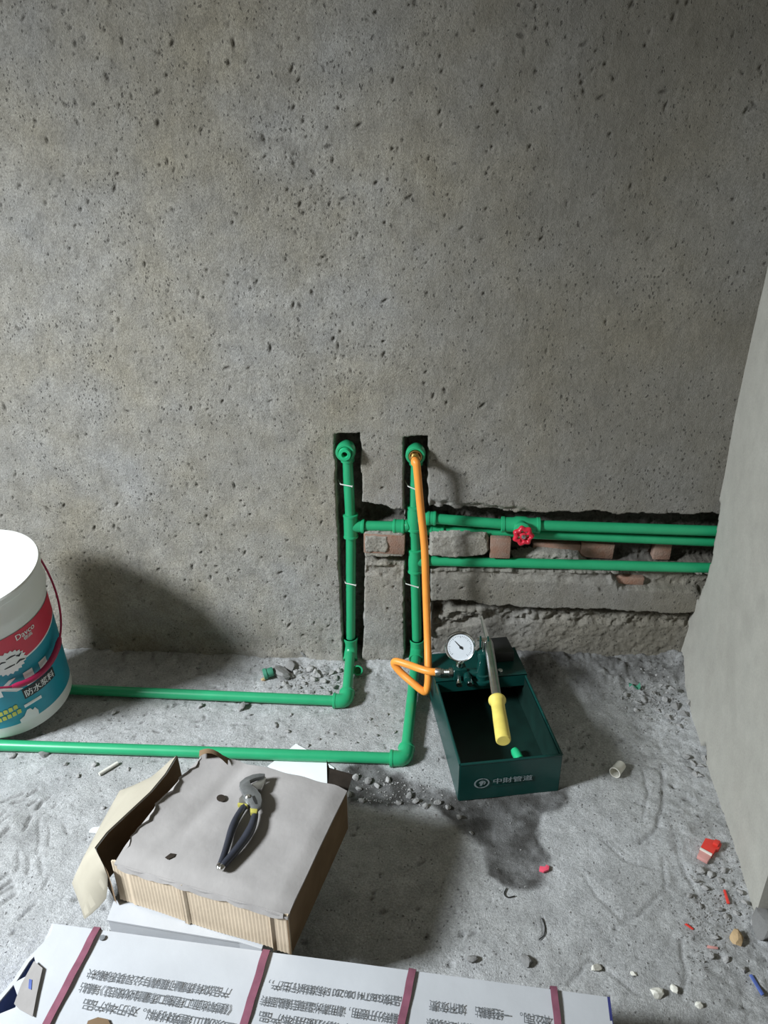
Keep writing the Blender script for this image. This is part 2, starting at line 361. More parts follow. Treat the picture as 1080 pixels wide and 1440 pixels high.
# crumbled lip above the right channel and on the panel between the risers
for P, d in ((wp((602, 700), (640, 706), (735, 715), (760, 722), (735, 726), (602, 716)), 0.012), (wp((512, 795), (568, 795), (568, 818), (540, 812), (512, 808)), 0.010), (wp((606, 802), (740, 805), (860, 806), (860, 822), (740, 815), (606, 812)), 0.010), (wp((604, 866), (700, 862), (985, 870), (985, 890), (700, 882), (604, 895)), 0.03)):
    s = poly_sdf(X, Z, P)+wob2
    DEP = np.maximum(DEP, d*sstep(-0.004, 0.010, s)*(1+0.5*rough+0.5*fbm(X, Z, 24, 33, 3)))
PT = pits(X, Z, -1.15, 0.70, 0.0, 1.60, 3200, 5, 0.0012, 0.0044, 41, 1.2, 0.0026, xs, zs)
PT = PT*np.where(X > 0.1, 0.8, 1.0)
relief = fbm(X, Z, 2.2, 51, 3)*0.005+fbm(X, Z, 25, 52, 4)*0.0012+fbm(X*2.2, Z*0.7, 60, 53, 3)*0.0006
inside = np.clip(DEP/0.02, 0, 1)
low = sstep(0.06, -0.01, Z)*0.012*(0.6+0.8*fbm(X, Z, 20, 54, 3))          # mortar splashed along the foot of the wall
Yw = DEP+PT*(1-inside)+relief*(1-inside*0.6)+inside*(fbm(X, Z, 120, 55, 3)*0.0022+fbm(X, Z, 28, 58, 3)*0.003)-low*(1-inside)
grime_shade = np.clip(PT/0.004, 0, 1)*0.55*(1-inside)  # pits darkened in colour to look shaded
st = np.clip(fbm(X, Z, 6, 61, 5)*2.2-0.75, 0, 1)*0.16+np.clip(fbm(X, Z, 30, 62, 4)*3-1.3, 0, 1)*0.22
grime_shade = np.maximum(grime_shade, st*(1-inside))
grime_shade = np.maximum(grime_shade, np.clip((DEP-0.045)/0.02, 0, 1)*0.55)            # shade painted into the deep chases
wall_back = field_mesh('wall_back', np.stack([X, Yw, Z], -1), M['wall'], grime_shade, flip=False, falloff_tone=np.clip(0.62*sstep(-0.25, 0.35, X+0.25*fbm(X, Z, 2.5, 65, 4))+0.35*fbm(X, Z, 3.5, 66, 5)+0.16*sstep(0.8, 1.5, Z), 0, 1))  # light falloff painted as a darker, browner tone to the right and top
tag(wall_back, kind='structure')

# ---- right wall: slightly out of square, ends at a corner towards the viewer
ys_ = np.arange(-0.675, 0.14, 0.006); zs_ = np.concatenate([np.arange(-0.03, 1.3, 0.006), np.arange(1.32, 2.75, 0.06)])
Y2, Z2 = np.meshgrid(ys_, zs_, indexing='ij')
Xr = 0.630+0.079*Y2+fbm(Y2, Z2, 4, 71, 3)*0.004+fbm(Y2, Z2, 30, 72, 3)*0.0005
Xr = Xr-0.012*sstep(0.16, 0.0, Z2)*sstep(-0.6, -0.1, Y2)
nw = fbm(Y2, Z2, 30, 73, 3)*0.006
notch = poly_sdf(Y2, Z2, [(-0.012, 0.490), (-0.02, 0.455), (-0.034, 0.40), (-0.040, 0.36), (-0.030, 0.30), (-0.016, 0.250), (-0.008, 0.23), (0.2, 0.20), (0.2, 0.52)])+nw
Xr = Xr+0.13*sstep(-0.002, 0.010, notch)
hole = poly_sdf(Y2, Z2, [(-0.31, -0.05), (-0.31, 0.012), (-0.285, 0.035), (-0.265, 0.012), (-0.26, -0.05)])+nw*0.6
Xr = Xr+0.05*sstep(0, 0.008, hole)
g2 = np.maximum(np.clip(fbm(Y2, Z2, 8, 74, 4)*2-0.9, 0, 1)*0.18, sstep(0.0, 0.02, notch)*0.5)  # the painted shade of the chase carries on into the notch
wr = field_mesh('wall_right', np.stack([Xr, Y2, Z2], -1), M['wallr'], g2, flip=True)
MB().add([(Xr[0, 0], -0.675, -0.03), (0.95, -0.675, -0.03), (0.95, -0.675, 2.72), (Xr[0, -1], -0.675, 2.72)], [(0, 1, 2, 3)]).build('wall_end', M['wallr'], wr)

# ---- left wall with the window opening the daylight comes through
wl = MB().box((-2.36, -0.56, 1.35), (0.12, 1.32, 2.78)).box((-2.36, -2.50, 1.35), (0.12, 1.40, 2.78)).box((-2.36, -1.51, 0.71), (0.12, 0.58, 1.50)).box((-2.36, -1.51, 2.40), (0.12, 0.58, 0.68)).build('wall_left', M['wallr'], smooth=False)
tag(wl, kind='structure')

# ---- floor
fx = np.concatenate([np.arange(-2.40, -1.15, 0.05), np.arange(-1.15, 0.80, 0.0032), np.arange(0.82, 1.3, 0.05)])
fy = np.concatenate([np.arange(-3.2, -1.06, 0.06), np.arange(-1.06, 0.10, 0.0032)])
X3, Y3 = np.meshgrid(fx, fy, indexing='ij')
right = sstep(-0.15, 0.15, X3); rub = sstep(0.12, -0.02, np.abs(Y3+0.02))
coarse = fbm(X3, Y3, 55, 81, 4)
rightband = sstep(0.36, 0.52, X3)
Zf = fbm(X3, Y3, 2.6, 82, 3)*0.004+fbm(X3, Y3, 18, 83, 4)*0.0018+fbm(X3, Y3, 90, 84, 3)*0.0007
Zf = Zf+coarse*(0.0012+0.007*rub*right+0.004*rub+0.0035*rightband)
Zf = Zf+0.040*sstep(-0.13, 0.01, Y3)*right+0.010*sstep(-0.05, 0.0, Y3)*(1-right)
Zf = Zf+0.022*sstep(0.5, 0.64, X3)*sstep(-0.5, -0.05, Y3)
# damp patch in front of the pump and the dark foot of the box
wet = poly_sdf(X3, Y3, fp((478, 1085), (520, 1068), (640, 1120), (800, 1108), (792, 1130), (770, 1150), (757, 1180), (772, 1205), (766, 1243), (745, 1256), (715, 1246), (688, 1230), (680, 1192), (645, 1160), (600, 1134), (540, 1138), (490, 1130)))
wetm = sstep(-0.010, 0.010, wet+fbm(X3, Y3, 22, 85, 4)*0.018)*(0.80+0.35*fbm(X3, Y3, 30, 86, 3))
Zf = Zf-0.006*sstep(0, 0.03, wet)+np.abs(coarse)*0.004*wetm
# screed patch edges and cracks
def groove(pts, width, depth, wob=0.004):
    P = [tuple(F(*p))[:2] for p in pts]; d = np.full(X3.shape, 1e9); wx = X3+fbm(X3, Y3, 30, 91, 3)*wob; wy = Y3+fbm(X3, Y3, 30, 95, 3)*wob
    for (ax, ay), (bx, by) in zip(P[:-1], P[1:]):
        ex, ey = bx-ax, by-ay; t = np.clip(((wx-ax)*ex+(wy-ay)*ey)/(ex*ex+ey*ey), 0, 1)
        d = np.minimum(d, np.hypot(wx-ax-t*ex, wy-ay-t*ey))
    return depth*np.clip(1-d/width, 0, 1)
G = np.zeros(X3.shape)
for pts, w_, d_ in (
    [((931, 1075), (932, 1130), (922, 1165), (900, 1185)), 0.006, 0.004], [((905, 1085), (910, 1120), (905, 1150)), 0.005, 0.003],
    [((932, 1210), (934, 1250), (900, 1285), (870, 1300)), 0.006, 0.003], [((820, 1230), (840, 1260), (870, 1290)), 0.005, 0.002],
    [((955, 1320), (965, 1370), (960, 1400)), 0.006, 0.003], [((845, 1180), (880, 1210), (930, 1225)), 0.005, 0.0025],
    [((800, 1385), (830, 1350), (900, 1400)), 0.005, 0.003], [((762, 1290), (766, 1312), (760, 1322)), 0.004, 0.003],
    [((940, 1150), (960, 1220), (1000, 1300)), 0.008, 0.002],
    # sole treads pressed into the soft screed at the left
    [((5, 1128), (32, 1117)), 0.006, 0.006], [((20, 1132), (40, 1124)), 0.005, 0.005], [((42, 1134), (52, 1127)), 0.005, 0.006], [((52, 1138), (60, 1128)), 0.005, 0.006], [((64, 1126), (70, 1121)), 0.004, 0.005],
    [((40, 1120), (54, 1111)), 0.005, 0.006], [((0, 1178), (14, 1166)), 0.007, 0.007], [((0, 1160), (16, 1148)), 0.004, 0.004], [((0, 1150), (10, 1142)), 0.004, 0.004],
    [((36, 1170), (44, 1148)), 0.004, 0.005], [((54, 1200), (56, 1150)), 0.004, 0.003], [((68, 1190), (70, 1165)), 0.004, 0.003], [((74, 1136), (79, 1130)), 0.004, 0.005],
    [((0, 1235), (10, 1229)), 0.006, 0.007], [((0, 1250), (17, 1238)), 0.006, 0.007], [((2, 1257), (20, 1246)), 0.006, 0.006], [((0, 1275), (22, 1258)), 0.006, 0.005],
    [((40, 1228), (40, 1205)), 0.004, 0.004], [((58, 1230), (57, 1208)), 0.004, 0.003], [((90, 1160), (96, 1175)), 0.004, 0.003], [((25, 1225), (26, 1195)), 0.004, 0.003],
    [((60, 1250), (70, 1232)), 0.004, 0.003], [((30, 1290), (50, 1270)), 0.005, 0.004]):
    G = np.maximum(G, groove(pts, w_, d_))
Zf = Zf-G+0.004*sstep(-0.02, 0.02, poly_sdf(X3, Y3, fp((10, 1125), (35, 1103), (55, 1108), (62, 1122), (30, 1150), (45, 1170), (25, 1192), (-20, 1195), (-20, 1140))))
PF = pits(X3, Y3, -1.1, 0.6, -1.0, 0.0, 1200, 9, 0.0018, 0.0055, 43, 0.4, 0.0032, fx, fy)
Zf = Zf-PF
gf = np.maximum(np.clip(PF/0.005, 0, 1)*0.45, np.clip(wetm*0.98, 0, 0.92))  # shade painted into the pits, beside the damp patch
gf = np.maximum(gf, np.clip(fbm(X3, Y3, 5, 87, 5)*2.2-0.8, 0, 1)*0.25)
gf = np.maximum(gf, np.clip(G/0.006, 0, 1)*0.45)
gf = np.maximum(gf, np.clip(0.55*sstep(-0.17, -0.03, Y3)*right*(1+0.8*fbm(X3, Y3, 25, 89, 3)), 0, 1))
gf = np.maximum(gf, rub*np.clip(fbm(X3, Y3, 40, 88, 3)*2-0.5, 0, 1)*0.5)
def floor_z(x, y):
    i = min(max(int(np.searchsorted(fx, x)), 1), len(fx)-1); j = min(max(int(np.searchsorted(fy, y)), 1), len(fy)-1)
    return float(Zf[i-1:i+2, j-1:j+2].mean())
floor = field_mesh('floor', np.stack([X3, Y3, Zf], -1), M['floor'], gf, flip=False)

# ---- bricks bared in the chases (parts of the wall)
def brick(p0, p1, y, depth, rot=0.0):
    a = W(p0[0], p0[1], y); b = W(p1[0], p1[1], y); mb = MB()
    cx, cz = (a.x+b.x)/2, (a.z+b.z)/2; sx, sz = abs(b.x-a.x), abs(a.z-b.z)
    mb.box((cx, y+depth/2, cz), (sx, depth, sz), Matrix.Rotation(rot, 3, 'Y'))
    return mb.build('brick', M['brick'], wall_back, bevel=0.0025)
brick((511, 751), (569, 780), -0.001, 0.085, 0.02); brick((690, 757), (717, 786), 0.004, 0.018)
brick((818, 764), (862, 786), 0.054, 0.03, 0.04); brick((922, 762), (942, 788), 0.058, 0.03); brick((862, 811), (905, 823), 0.016, 0.03, 0.03)
brick((750, 764), (815, 786), 0.058, 0.03)
# lumps of render and mortar left standing between the pipes
def slab(px, y0, thick, seed, name='render_lump', grain=0.0022):
    P = [(W(x, y, y0).x, W(x, y, y0).z) for x, y in px]; x0 = min(p[0] for p in P)-0.006; x1 = max(p[0] for p in P)+0.006; z0 = min(p[1] for p in P)-0.006; z1 = max(p[1] for p in P)+0.006
    gx_ = np.arange(x0, x1, 0.0022); gz_ = np.arange(z0, z1, 0.0022); A_, B_ = np.meshgrid(gx_, gz_, indexing='ij')
    sd_ = poly_sdf(A_, B_, P)+fbm(A_, B_, 90, seed, 3)*0.0025
    Yv = y0+fbm(A_, B_, 120, seed+5, 4)*grain+fbm(A_, B_, 35, seed+9, 2)*0.003+thick*(1-sstep(-0.001, 0.007, sd_))
    idx = -np.ones(A_.shape, int); keep = sd_ > -0.002; idx[keep] = np.arange(keep.sum()); mb_ = MB()
    vs = list(zip(A_[keep], Yv[keep], B_[keep])); fs = []
    for i in range(A_.shape[0]-1):
        for j in range(A_.shape[1]-1):
            q_ = (idx[i, j], idx[i+1, j], idx[i+1, j+1], idx[i, j+1])
            if min(q_) >= 0: fs.append(tuple(int(k) for k in q_))
    return mb_.add(vs, fs).build(name, M['wall'], wall_back, angle=180)
slab([(512, 752), (546, 753), (549, 768), (545, 780), (511, 779)], -0.004, 0.012, 301)
slab([(604, 753), (640, 751), (684, 753), (688, 762), (690, 775), (684, 783), (640, 787), (603, 784)], 0.000, 0.017, 311)
slab([(718, 782), (760, 775), (815, 780), (830, 797), (718, 795)], 0.034, 0.03, 331, 'mortar_ridge', 0.005)

# ================================================================== PIPES
PR = 0.0125
def sleeve(a, b, r=0.0172, name='coupling', parent=None, root=None, m=None):
    a = Vector(a); b = Vector(b); L = (b-a).length
    return MB().lathe([(r*0.9, 0), (r, 0.0015), (r*1.06, 0.002), (r*1.06, 0.006), (r, 0.007), (r, L-0.007), (r*1.06, L-0.006), (r*1.06, L-0.002), (r, L-0.0015), (r*0.9, L)], a, b-a, 20).build(name, m or M['ppr2'], parent, root)
def pipe(pts, root, r=PR): return MB().tube(pts, r, 18).build('pipe', M['ppr'], root, root)
def elbow(c, d1, d2, root, L=0.030, r=0.0172):
    c = Vector(c); d1 = Vector(d1).normalized(); d2 = Vector(d2).normalized(); mb = MB()
    arc = [c+d1*L, c+d1*(L-0.004), c+d1*0.016]
    arc += [c+d1*0.016*(1-t)**2+d2*0.016*t*t for t in (0.25, 0.5, 0.75)]
    arc += [c+d2*0.016, c+d2*(L-0.004), c+d2*L]
    mb.tube(arc, [r*1.05, r*1.05]+[r]*5+[r*1.05, r*1.05], 20)
    for d in (d1, d2): mb.lathe([(r, L-0.007), (r*1.1, L-0.006), (r*1.1, L-0.001), (r, L)], c, d, 20)
    return mb.build('elbow', M['ppr2'], root, root)
def tee(c, axis, branch, root, L=0.030, Lb=0.030, r=0.0172):
    c = Vector(c); ax = Vector(axis).normalized(); br = Vector(branch).normalized(); mb = MB()
    mb.lathe([(r*0.95, -L), (r*1.08, -L+0.001), (r*1.08, -L+0.006), (r, -L+0.007), (r, L-0.007), (r*1.08, L-0.006), (r*1.08, L-0.001), (r*0.95, L)], c, ax, 20)
    mb.lathe([(r*0.92, 0.0), (r*0.92, Lb-0.008), (r*1.05, Lb-0.006), (r*1.05, Lb-0.001), (r*0.95, Lb)], c, br, 20)
    return mb.build('tee', M['ppr2'], root, root)

YP = 0.018                                    # depth of the riser axes inside the chase
# ---- left run: capped outlet, riser, rear floor pipe, crossover to the second level pipe
o1 = W(488, 629, YP); zf_rear = 0.0155
foot1 = Vector((W(494, 930, YP).x, YP, 0.030)); turn1 = F(487, 986, zf_rear)
left_run = empty('green_water_pipe', (foot1.x, foot1.y, 0), 'green water pipe run with plugged left outlet, its lower end along the wall foot', 'pipe')
R_ = left_run
def outlet(o, root, plug):
    mb = MB(); oo = Vector(o)
    mb.lathe([(0.0145, -0.006), (0.0185, 0.0), (0.0185, 0.012), (0.0215, 0.013), (0.0225, 0.020), (0.0225, 0.034), (0.0205, 0.038), (0.0165, 0.0385), (0.0150, 0.036), (0.0150, 0.030), (0.0001, 0.030)], oo, (0, -1, 0), 28)
    mb.tube([oo+Vector((0, 0, 0.004)), oo+Vector((0, 0, -0.034))], 0.0165, 20)
    e = mb.build('outlet_elbow', M['ppr2'], root, root)
    if plug:
        MB().lathe([(0.0145, 0.028), (0.0145, 0.046), (0.0135, 0.0475), (0.0075, 0.048), (0.0062, 0.046), (0.0062, 0.034), (0.0001, 0.034)], oo, (0, -1, 0), 24).build('test_plug', M['green_cap'], e, root)
        MB().lathe([(0.0060, 0.0345), (0.0060, 0.0350), (0.0001, 0.0352)], oo, (0, -1, 0), 16).build('plug_socket', M['black'], e, root)
    else:
        MB().lathe([(0.0150, 0.029), (0.0150, 0.040), (0.0125, 0.0405), (0.0110, 0.038), (0.0001, 0.036)], oo, (0, -1, 0), 24).build('thread_insert', M['brass'], e, root)
outlet(o1, R_, True)
t1 = W(493, 739, YP)
pipe([o1+Vector((0, 0, -0.03)), t1+Vector((0, 0, 0.026))], R_)
pipe([t1+Vector((0, 0, -0.026)), Vector((foot1.x, YP, 0.055))], R_)
tee(t1, (foot1.x-o1.x, 0, foot1.z-o1.z), (1, 0, -0.02), R_, L=0.032, Lb=0.034)
b1 = W(555, 740, YP)
pipe([t1+Vector((0.03, 0, 0)), b1], R_)
# the crossover bends behind the other riser and comes out as the second level pipe
ya = 0.037; c2 = W(612, 745, ya); e2 = W(1014, 762, ya)
bridge = [b1-Vector((0.002, 0, 0)), b1+Vector((0.022, 0, 0)), b1+Vector((0.030, 0.004, 0.0)), W(580, 742, 0.064)+Vector((-0.012, 0, 0)), W(586, 743, 0.066), c2+Vector((-0.028, 0.014, 0)), c2+Vector((-0.012, 0, 0)), c2+Vector((0.014, 0, 0))]
MB().tube(smooth_path(bridge, 5), 0.0150, 18).build('crossover_bend', M['ppr2'], R_, R_)
sleeve(b1+Vector((-0.004, 0, 0)), b1+Vector((0.024, 0, 0)), parent=R_, root=R_)
sleeve(c2+Vector((-0.014, 0, 0)), c2+Vector((0.022, 0, -0.001)), parent=R_, root=R_)
pipe([c2+Vector((0.018, 0, 0)), e2+Vector((0.03, 0, 0))], R_)
elbow(foot1, (0, 0, 1), ((turn1-foot1).x, (turn1-foot1).y, -0.12), R_, L=0.034)
fl1 = F(110, 970, zf_rear); far1 = turn1+(fl1-turn1)*1.9
pipe([foot1+(turn1-foot1).normalized()*0.028, turn1-(turn1-foot1).normalized()*0.026], R_)
elbow(turn1, foot1-turn1, fl1-turn1, R_, L=0.032)
pipe([turn1+(fl1-turn1).normalized()*0.028, far1], R_)

# ---- right run: outlet with the hose, riser, two tees, valve, front floor pipe
o2 = W(585, 633, YP); zf_front = 0.0150
foot2 = Vector((W(586, 932, YP).x, YP, 0.032)); turn2 = F(570, 1067, zf_front)
right_run = empty('green_water_pipe', (foot2.x, foot2.y, 0), 'green water pipe run with red handwheel valve, its floor end behind the cardboard box', 'pipe')
Q_ = right_run
outlet(o2, Q_, False)
t2 = W(583, 728, YP); t3 = W(584, 788, YP)
pipe([o2+Vector((0, 0, -0.03)), t2+Vector((0, 0, 0.026))], Q_)
pipe([t2+Vector((0, 0, -0.026)), t3+Vector((0, 0, 0.026))], Q_)
pipe([t3+Vector((0, 0, -0.026)), Vector((foot2.x, YP, 0.056))], Q_)
tee(t2, (0, 0, 1), (1, 0, -0.01), Q_, L=0.033, Lb=0.036); tee(t3, (0, 0, 1), (1, 0, -0.01), Q_, L=0.033, Lb=0.034)
v0 = W(732, 738, YP); h0 = Vector((t2.x+0.03, YP, t2.z)); e1 = W(1013, 747, YP)
h0.z = v0.z+(t2.z-v0.z)*1.0
pipe([h0, v0+Vector((-0.03, 0, 0.0))], Q_); pipe([v0+Vector((0.03, 0, 0)), e1+Vector((0.05, 0, 0))], Q_)
sleeve(Vector((t2.x+0.030, YP, t2.z)), Vector((t2.x+0.052, YP, t2.z-0.0005)), 0.0165, parent=Q_, root=Q_)
e3 = W(1012, 799, YP)
pipe([t3+Vector((0.03, 0, 0)), e3+Vector((0.04, 0, 0))], Q_)
# stop valve: body and hand wheel
mb = MB(); r = 0.0178; L = 0.046
mb.lathe([(r*0.92, -L), (r*1.08, -L+0.001), (r*1.08, -L+0.008), (r, -L+0.009), (r, -0.018), (r*1.15, -0.010), (r*1.15, 0.010), (r, 0.018), (r, L-0.009), (r*1.08, L-0.008), (r*1.08, L-0.001), (r*0.92, L)], v0, (1, 0, 0), 22)
vd = Vector((0.0, -1.0, 0.10)).normalized()
mb.lathe([(0.0165, 0), (0.0165, 0.026), (0.0185, 0.027), (0.0185, 0.034), (0.0150, 0.036), (0.0001, 0.037)], v0, vd, 22)
vb = mb.build('valve_body', M['ppr2'], Q_, Q_)
MB().lathe([(0.0095, 0.036), (0.0105, 0.037), (0.0105, 0.046), (0.0062, 0.048), (0.0062, 0.060), (0.0045, 0.061), (0.0045, 0.078), (0.0001, 0.0785)], v0, vd, 18).build('spindle', M['chrome'], vb, Q_)
hc = v0+vd*0.068; ex = Vector((1, 0, 0)); ez = vd.cross(ex).normalized()
mb = MB(); ring = []
N = 48
def wheel_r(a): return 0.0235+0.0022*math.cos(7*a)
for k in range(N):
    a = 2*math.pi*k/N; d = ex*math.cos(a)+ez*math.sin(a); ring.append((d, wheel_r(a)))
vs_, fs_ = [], []
for d, rr in ring:
    for q in range(10):
        b_ = 2*math.pi*q/10; vs_.append(hc+d*(rr-0.0065+0.0065*math.cos(b_))+vd*0.0068*math.sin(b_))
for k in range(N):
    for q in range(10): fs_.append((k*10+q, k*10+(q+1) % 10, ((k+1) % N)*10+(q+1) % 10, ((k+1) % N)*10+q))
mb.add(vs_, fs_)
for k in range(3):
    a = 2*math.pi*k/3+0.5; d = ex*math.cos(a)+ez*math.sin(a)
    mb.tube([hc+d*0.004, hc+d*0.014], 0.0036, 10)
mb.lathe([(0.0085, -0.005), (0.0085, 0.004), (0.007, 0.005), (0.0001, 0.005)], hc, vd, 18)
MB.build(mb, 'hand_wheel', M['red_wheel'], vb, Q_)
MB().lathe([(0.0058, 0.0735), (0.0058, 0.0765), (0.0040, 0.0785), (0.0001, 0.079)], v0, vd, 6).build('wheel_nut', M['chrome'], vb, Q_)
elbow(foot2, (0, 0, 1), ((turn2-foot2).x, (turn2-foot2).y, -0.07), Q_, L=0.034)
fl2 = F(0, 1048, zf_front); far2 = turn2+(fl2-turn2)*1.35
pipe([foot2+(turn2-foot2).normalized()*0.028, turn2-(turn2-foot2).normalized()*0.026], Q_)
elbow(turn2, foot2-turn2, fl2-turn2, Q_, L=0.034)
pipe([turn2+(fl2-turn2).normalized()*0.028, far2], Q_)

# ---- steel nails that pin the risers
for (p, q, lab) in (((479, 681), (495, 684), 'bright steel nail pinning the left riser below its plugged outlet'),
                    ((486, 820), (500, 823), 'bright steel nail pinning the left riser below the tee'),
                    ((574, 684), (584, 688), 'bright steel nail pinning the right riser beside the hose, below the outlet'),
                    ((571, 821), (588, 826), 'dull steel nail pinning the right riser below its lower tee')):
    a = W(p[0], p[1], 0.006); b = W(q[0], q[1], 0.000); d = (b-a).normalized()
    t = MB().tube([a-d*0.012+Vector((0, 0.03, 0)), a, b], 0.0015, 8); t.lathe([(0.0026, 0), (0.0026, 0.0012)], b, d, 10)
    tag(t.build('steel_nail', M['zinc']), lab, 'nail', 'nails pinning the risers')

# ================================================================== HOSE
oc = o2+Vector((0, -0.036, 0)); HR = 0.0088
con = W(612, 945, -0.184)
hose = empty('pressure_hose', (con.x, con.y, 0), 'orange rubber hose hanging from the right outlet to the green test pump', 'hose')
hp = [oc+Vector((0, -0.014, 0.0)), oc+Vector((0, -0.030, -0.004)), W(586, 655, -0.056), W(591, 710, -0.058), W(597, 770, -0.066), W(599, 830, -0.080), W(601, 890, -0.108), W(602, 935, -0.148), W(602, 958, -0.166), W(599, 972, -0.174), W(592, 970, -0.172), W(580, 960, -0.160), W(565, 947, -0.142), W(555, 935, -0.132), W(557, 930, -0.134), W(575, 935, -0.152), W(592, 941, -0.174), con+Vector((-0.012, 0, 0.0006)), con+Vector((0.004, 0, 0))]
MB().tube(smooth_path(hp, 8), HR, 16).build('hose_tube', M['hose'], hose, hose)
MB().lathe([(0.0085, -0.008), (0.0085, 0.002), (0.0115, 0.003), (0.0115, 0.012), (0.0095, 0.013), (0.0095, 0.024), (0.0001, 0.024)], oc, (0, -1, 0), 6).build('brass_nipple', M['brass'], hose, hose)
MB().lathe([(0.0098, -0.003), (0.0105, -0.002), (0.0105, 0.010), (0.0085, 0.011), (0.0085, 0.016)], con+Vector((0.003, 0, 0)), (1, 0, 0.02), 16).build('crimp_sleeve', M['steel'], hose, hose)

# ================================================================== TEST PUMP
p0 = F(645, 1126, 0); ang = math.radians(11.5); pu = Vector((math.cos(ang), math.sin(ang), 0)); pv = Vector((-math.sin(ang), math.cos(ang), 0))
p0.z = 0.0
pump = empty('pressure_test_pump', p0+pu*0.105+pv*0.18, 'dark green pressure test pump with water tray, gauge and yellow lever grip', 'pump')
PZ = max(floor_z(*(p0+pu*a+pv*b)[:2]) for a in (0, 0.1, 0.21) for b in (0, 0.1, 0.2, 0.3))*0.6
def PL(a, b, z): return p0+pu*a+pv*b+Vector((0, 0, z+PZ))
WID, LEN, HT = 0.212, 0.360, 0.098
def wallquad(mb, a, b, lean=0.0, th=0.002, h0=0.0, h1=HT, da=(0, 0)):
    A0 = PL(a[0], a[1], h0); B0 = PL(b[0], b[1], h0); A1 = PL(a[0]+da[0], a[1]+da[1], h1); B1 = PL(b[0]+da[0], b[1]+da[1], h1)
    nrm = (B0-A0).cross(A1-A0).normalized()*th
    mb.add([A0, B0, B1, A1, A0+nrm, B0+nrm, B1+nrm, A1+nrm], [(0, 1, 2, 3), (7, 6, 5, 4), (0, 4, 5, 1), (1, 5, 6, 2), (2, 6, 7, 3), (3, 7, 4, 0)])
tray = MB()
wallquad(tray, (0, 0), (WID, 0)); wallquad(tray, (WID, 0), (WID, LEN)); wallquad(tray, (WID, LEN), (0, LEN)); wallquad(tray, (0, LEN), (0, 0))
# folded rim
for (a, b, c, d) in ((0, 0, WID, 0), (WID, 0, WID, LEN), (WID, LEN, 0, LEN), (0, LEN, 0, 0)):
    tray.tube([PL(a, b, HT), PL(c, d, HT)], 0.0030, 10)
tr = tray.build('tray', M['pump'], pump, pump)
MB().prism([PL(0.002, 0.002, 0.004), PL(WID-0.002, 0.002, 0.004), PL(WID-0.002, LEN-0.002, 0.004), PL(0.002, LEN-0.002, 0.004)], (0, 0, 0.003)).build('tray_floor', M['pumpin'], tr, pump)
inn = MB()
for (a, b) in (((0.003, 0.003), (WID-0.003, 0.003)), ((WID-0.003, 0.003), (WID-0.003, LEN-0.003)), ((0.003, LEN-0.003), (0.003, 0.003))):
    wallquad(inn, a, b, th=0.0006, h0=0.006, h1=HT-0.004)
inn.build('tray_shade_lining', M['pumpin'], tr, pump)  # added skin that carries the painted interior shade
# rear deck plate with a turned-down lip
v1 = LEN-0.105
deck = MB().prism([PL(-0.003, v1, HT+0.002), PL(WID+0.003, v1, HT+0.002), PL(WID+0.003, LEN+0.003, HT+0.002), PL(-0.003, LEN+0.003, HT+0.002)], (0, 0, 0.003))
deck.prism([PL(-0.003, v1, HT+0.005), PL(WID+0.003, v1, HT+0.005), PL(WID+0.003, v1-0.002, HT-0.024), PL(-0.003, v1-0.002, HT-0.024)], pv*0.003)
dk = deck.build('deck_plate', M['pump'], pump, pump, smooth=False)
bl = MB().prism([PL(0.135, LEN-0.052, HT+0.005), PL(0.198, LEN-0.052, HT+0.005), PL(0.196, LEN+0.012, HT+0.005), PL(0.137, LEN+0.012, HT+0.005)], (0, 0, 0.028)).build('rear_block', M['black'], pump, pump, bevel=0.003)
for a in (0.06, 0.155):
    MB().lathe([(0.0065, 0), (0.0065, 0.004), (0.0055, 0.005), (0.0001, 0.005)], PL(a, v1+0.02, HT+0.005), (0, 0, 1), 6).build('deck_bolt', M['steel'], dk, pump)
# pump cylinder
cyl = F(678, 955, HT+PZ+0.006)
cz0 = cyl.z
MB().lathe([(0.024, 0), (0.024, 0.006), (0.017, 0.007), (0.017, 0.018), (0.0135, 0.020), (0.0135, 0.066), (0.0155, 0.067), (0.0155, 0.080), (0.0115, 0.082), (0.0001, 0.082)], cyl, (0, 0, 1), 22).build('pump_cylinder', M['pump'], pump, pump)
rod = MB().tube([cyl+Vector((0, 0, 0.08)), cyl+Vector((0, 0, 0.108))], 0.005, 12); rod.build('piston_rod', M['chrome'], pump, pump)
# lever: flat tip, tube, yellow grip
top = cyl+Vector((0, 0, 0.098))
tip = W(677, 866, cyl.y+0.052); lz = top.z
def on(px, py, y): return W(px, py, y)
le = Vector(F(708, 1042, lz-0.012)); ls = Vector(F(686, 898, lz+0.004)); lg = Vector(F(699, 984, lz-0.006))
lev = MB().tube([ls, ls+(le-ls)*0.03, ls+(le-ls)*0.06, lg+(le-lg)*0.1], [0.004, 0.0085, 0.0102, 0.0102], 18).build('lever', M['steel'], pump, pump)
bar = MB(); dv = (ls-tip).normalized(); sd = dv.cross(Vector((0, 0, 1))).normalized()
bar.add([tip-sd*0.002, tip+sd*0.002, ls+sd*0.0045, ls-sd*0.0045]+[p-Vector((0, 0, 0.007)) for p in (tip-sd*0.002, tip+sd*0.002, ls+sd*0.0045, ls-sd*0.0045)], [(0, 1, 2, 3), (7, 6, 5, 4), (0, 4, 5, 1), (1, 5, 6, 2), (2, 6, 7, 3), (3, 7, 4, 0)])
bar.build('lever_tongue', M['steel'], lev, pump)
fork = MB()
for s in (-1, 1): fork.box(top+Vector((s*0.0085, 0.004, 0.004)), (0.004, 0.018, 0.022))
fork.build('fork', M['pump'], pump, pump, bevel=0.001)
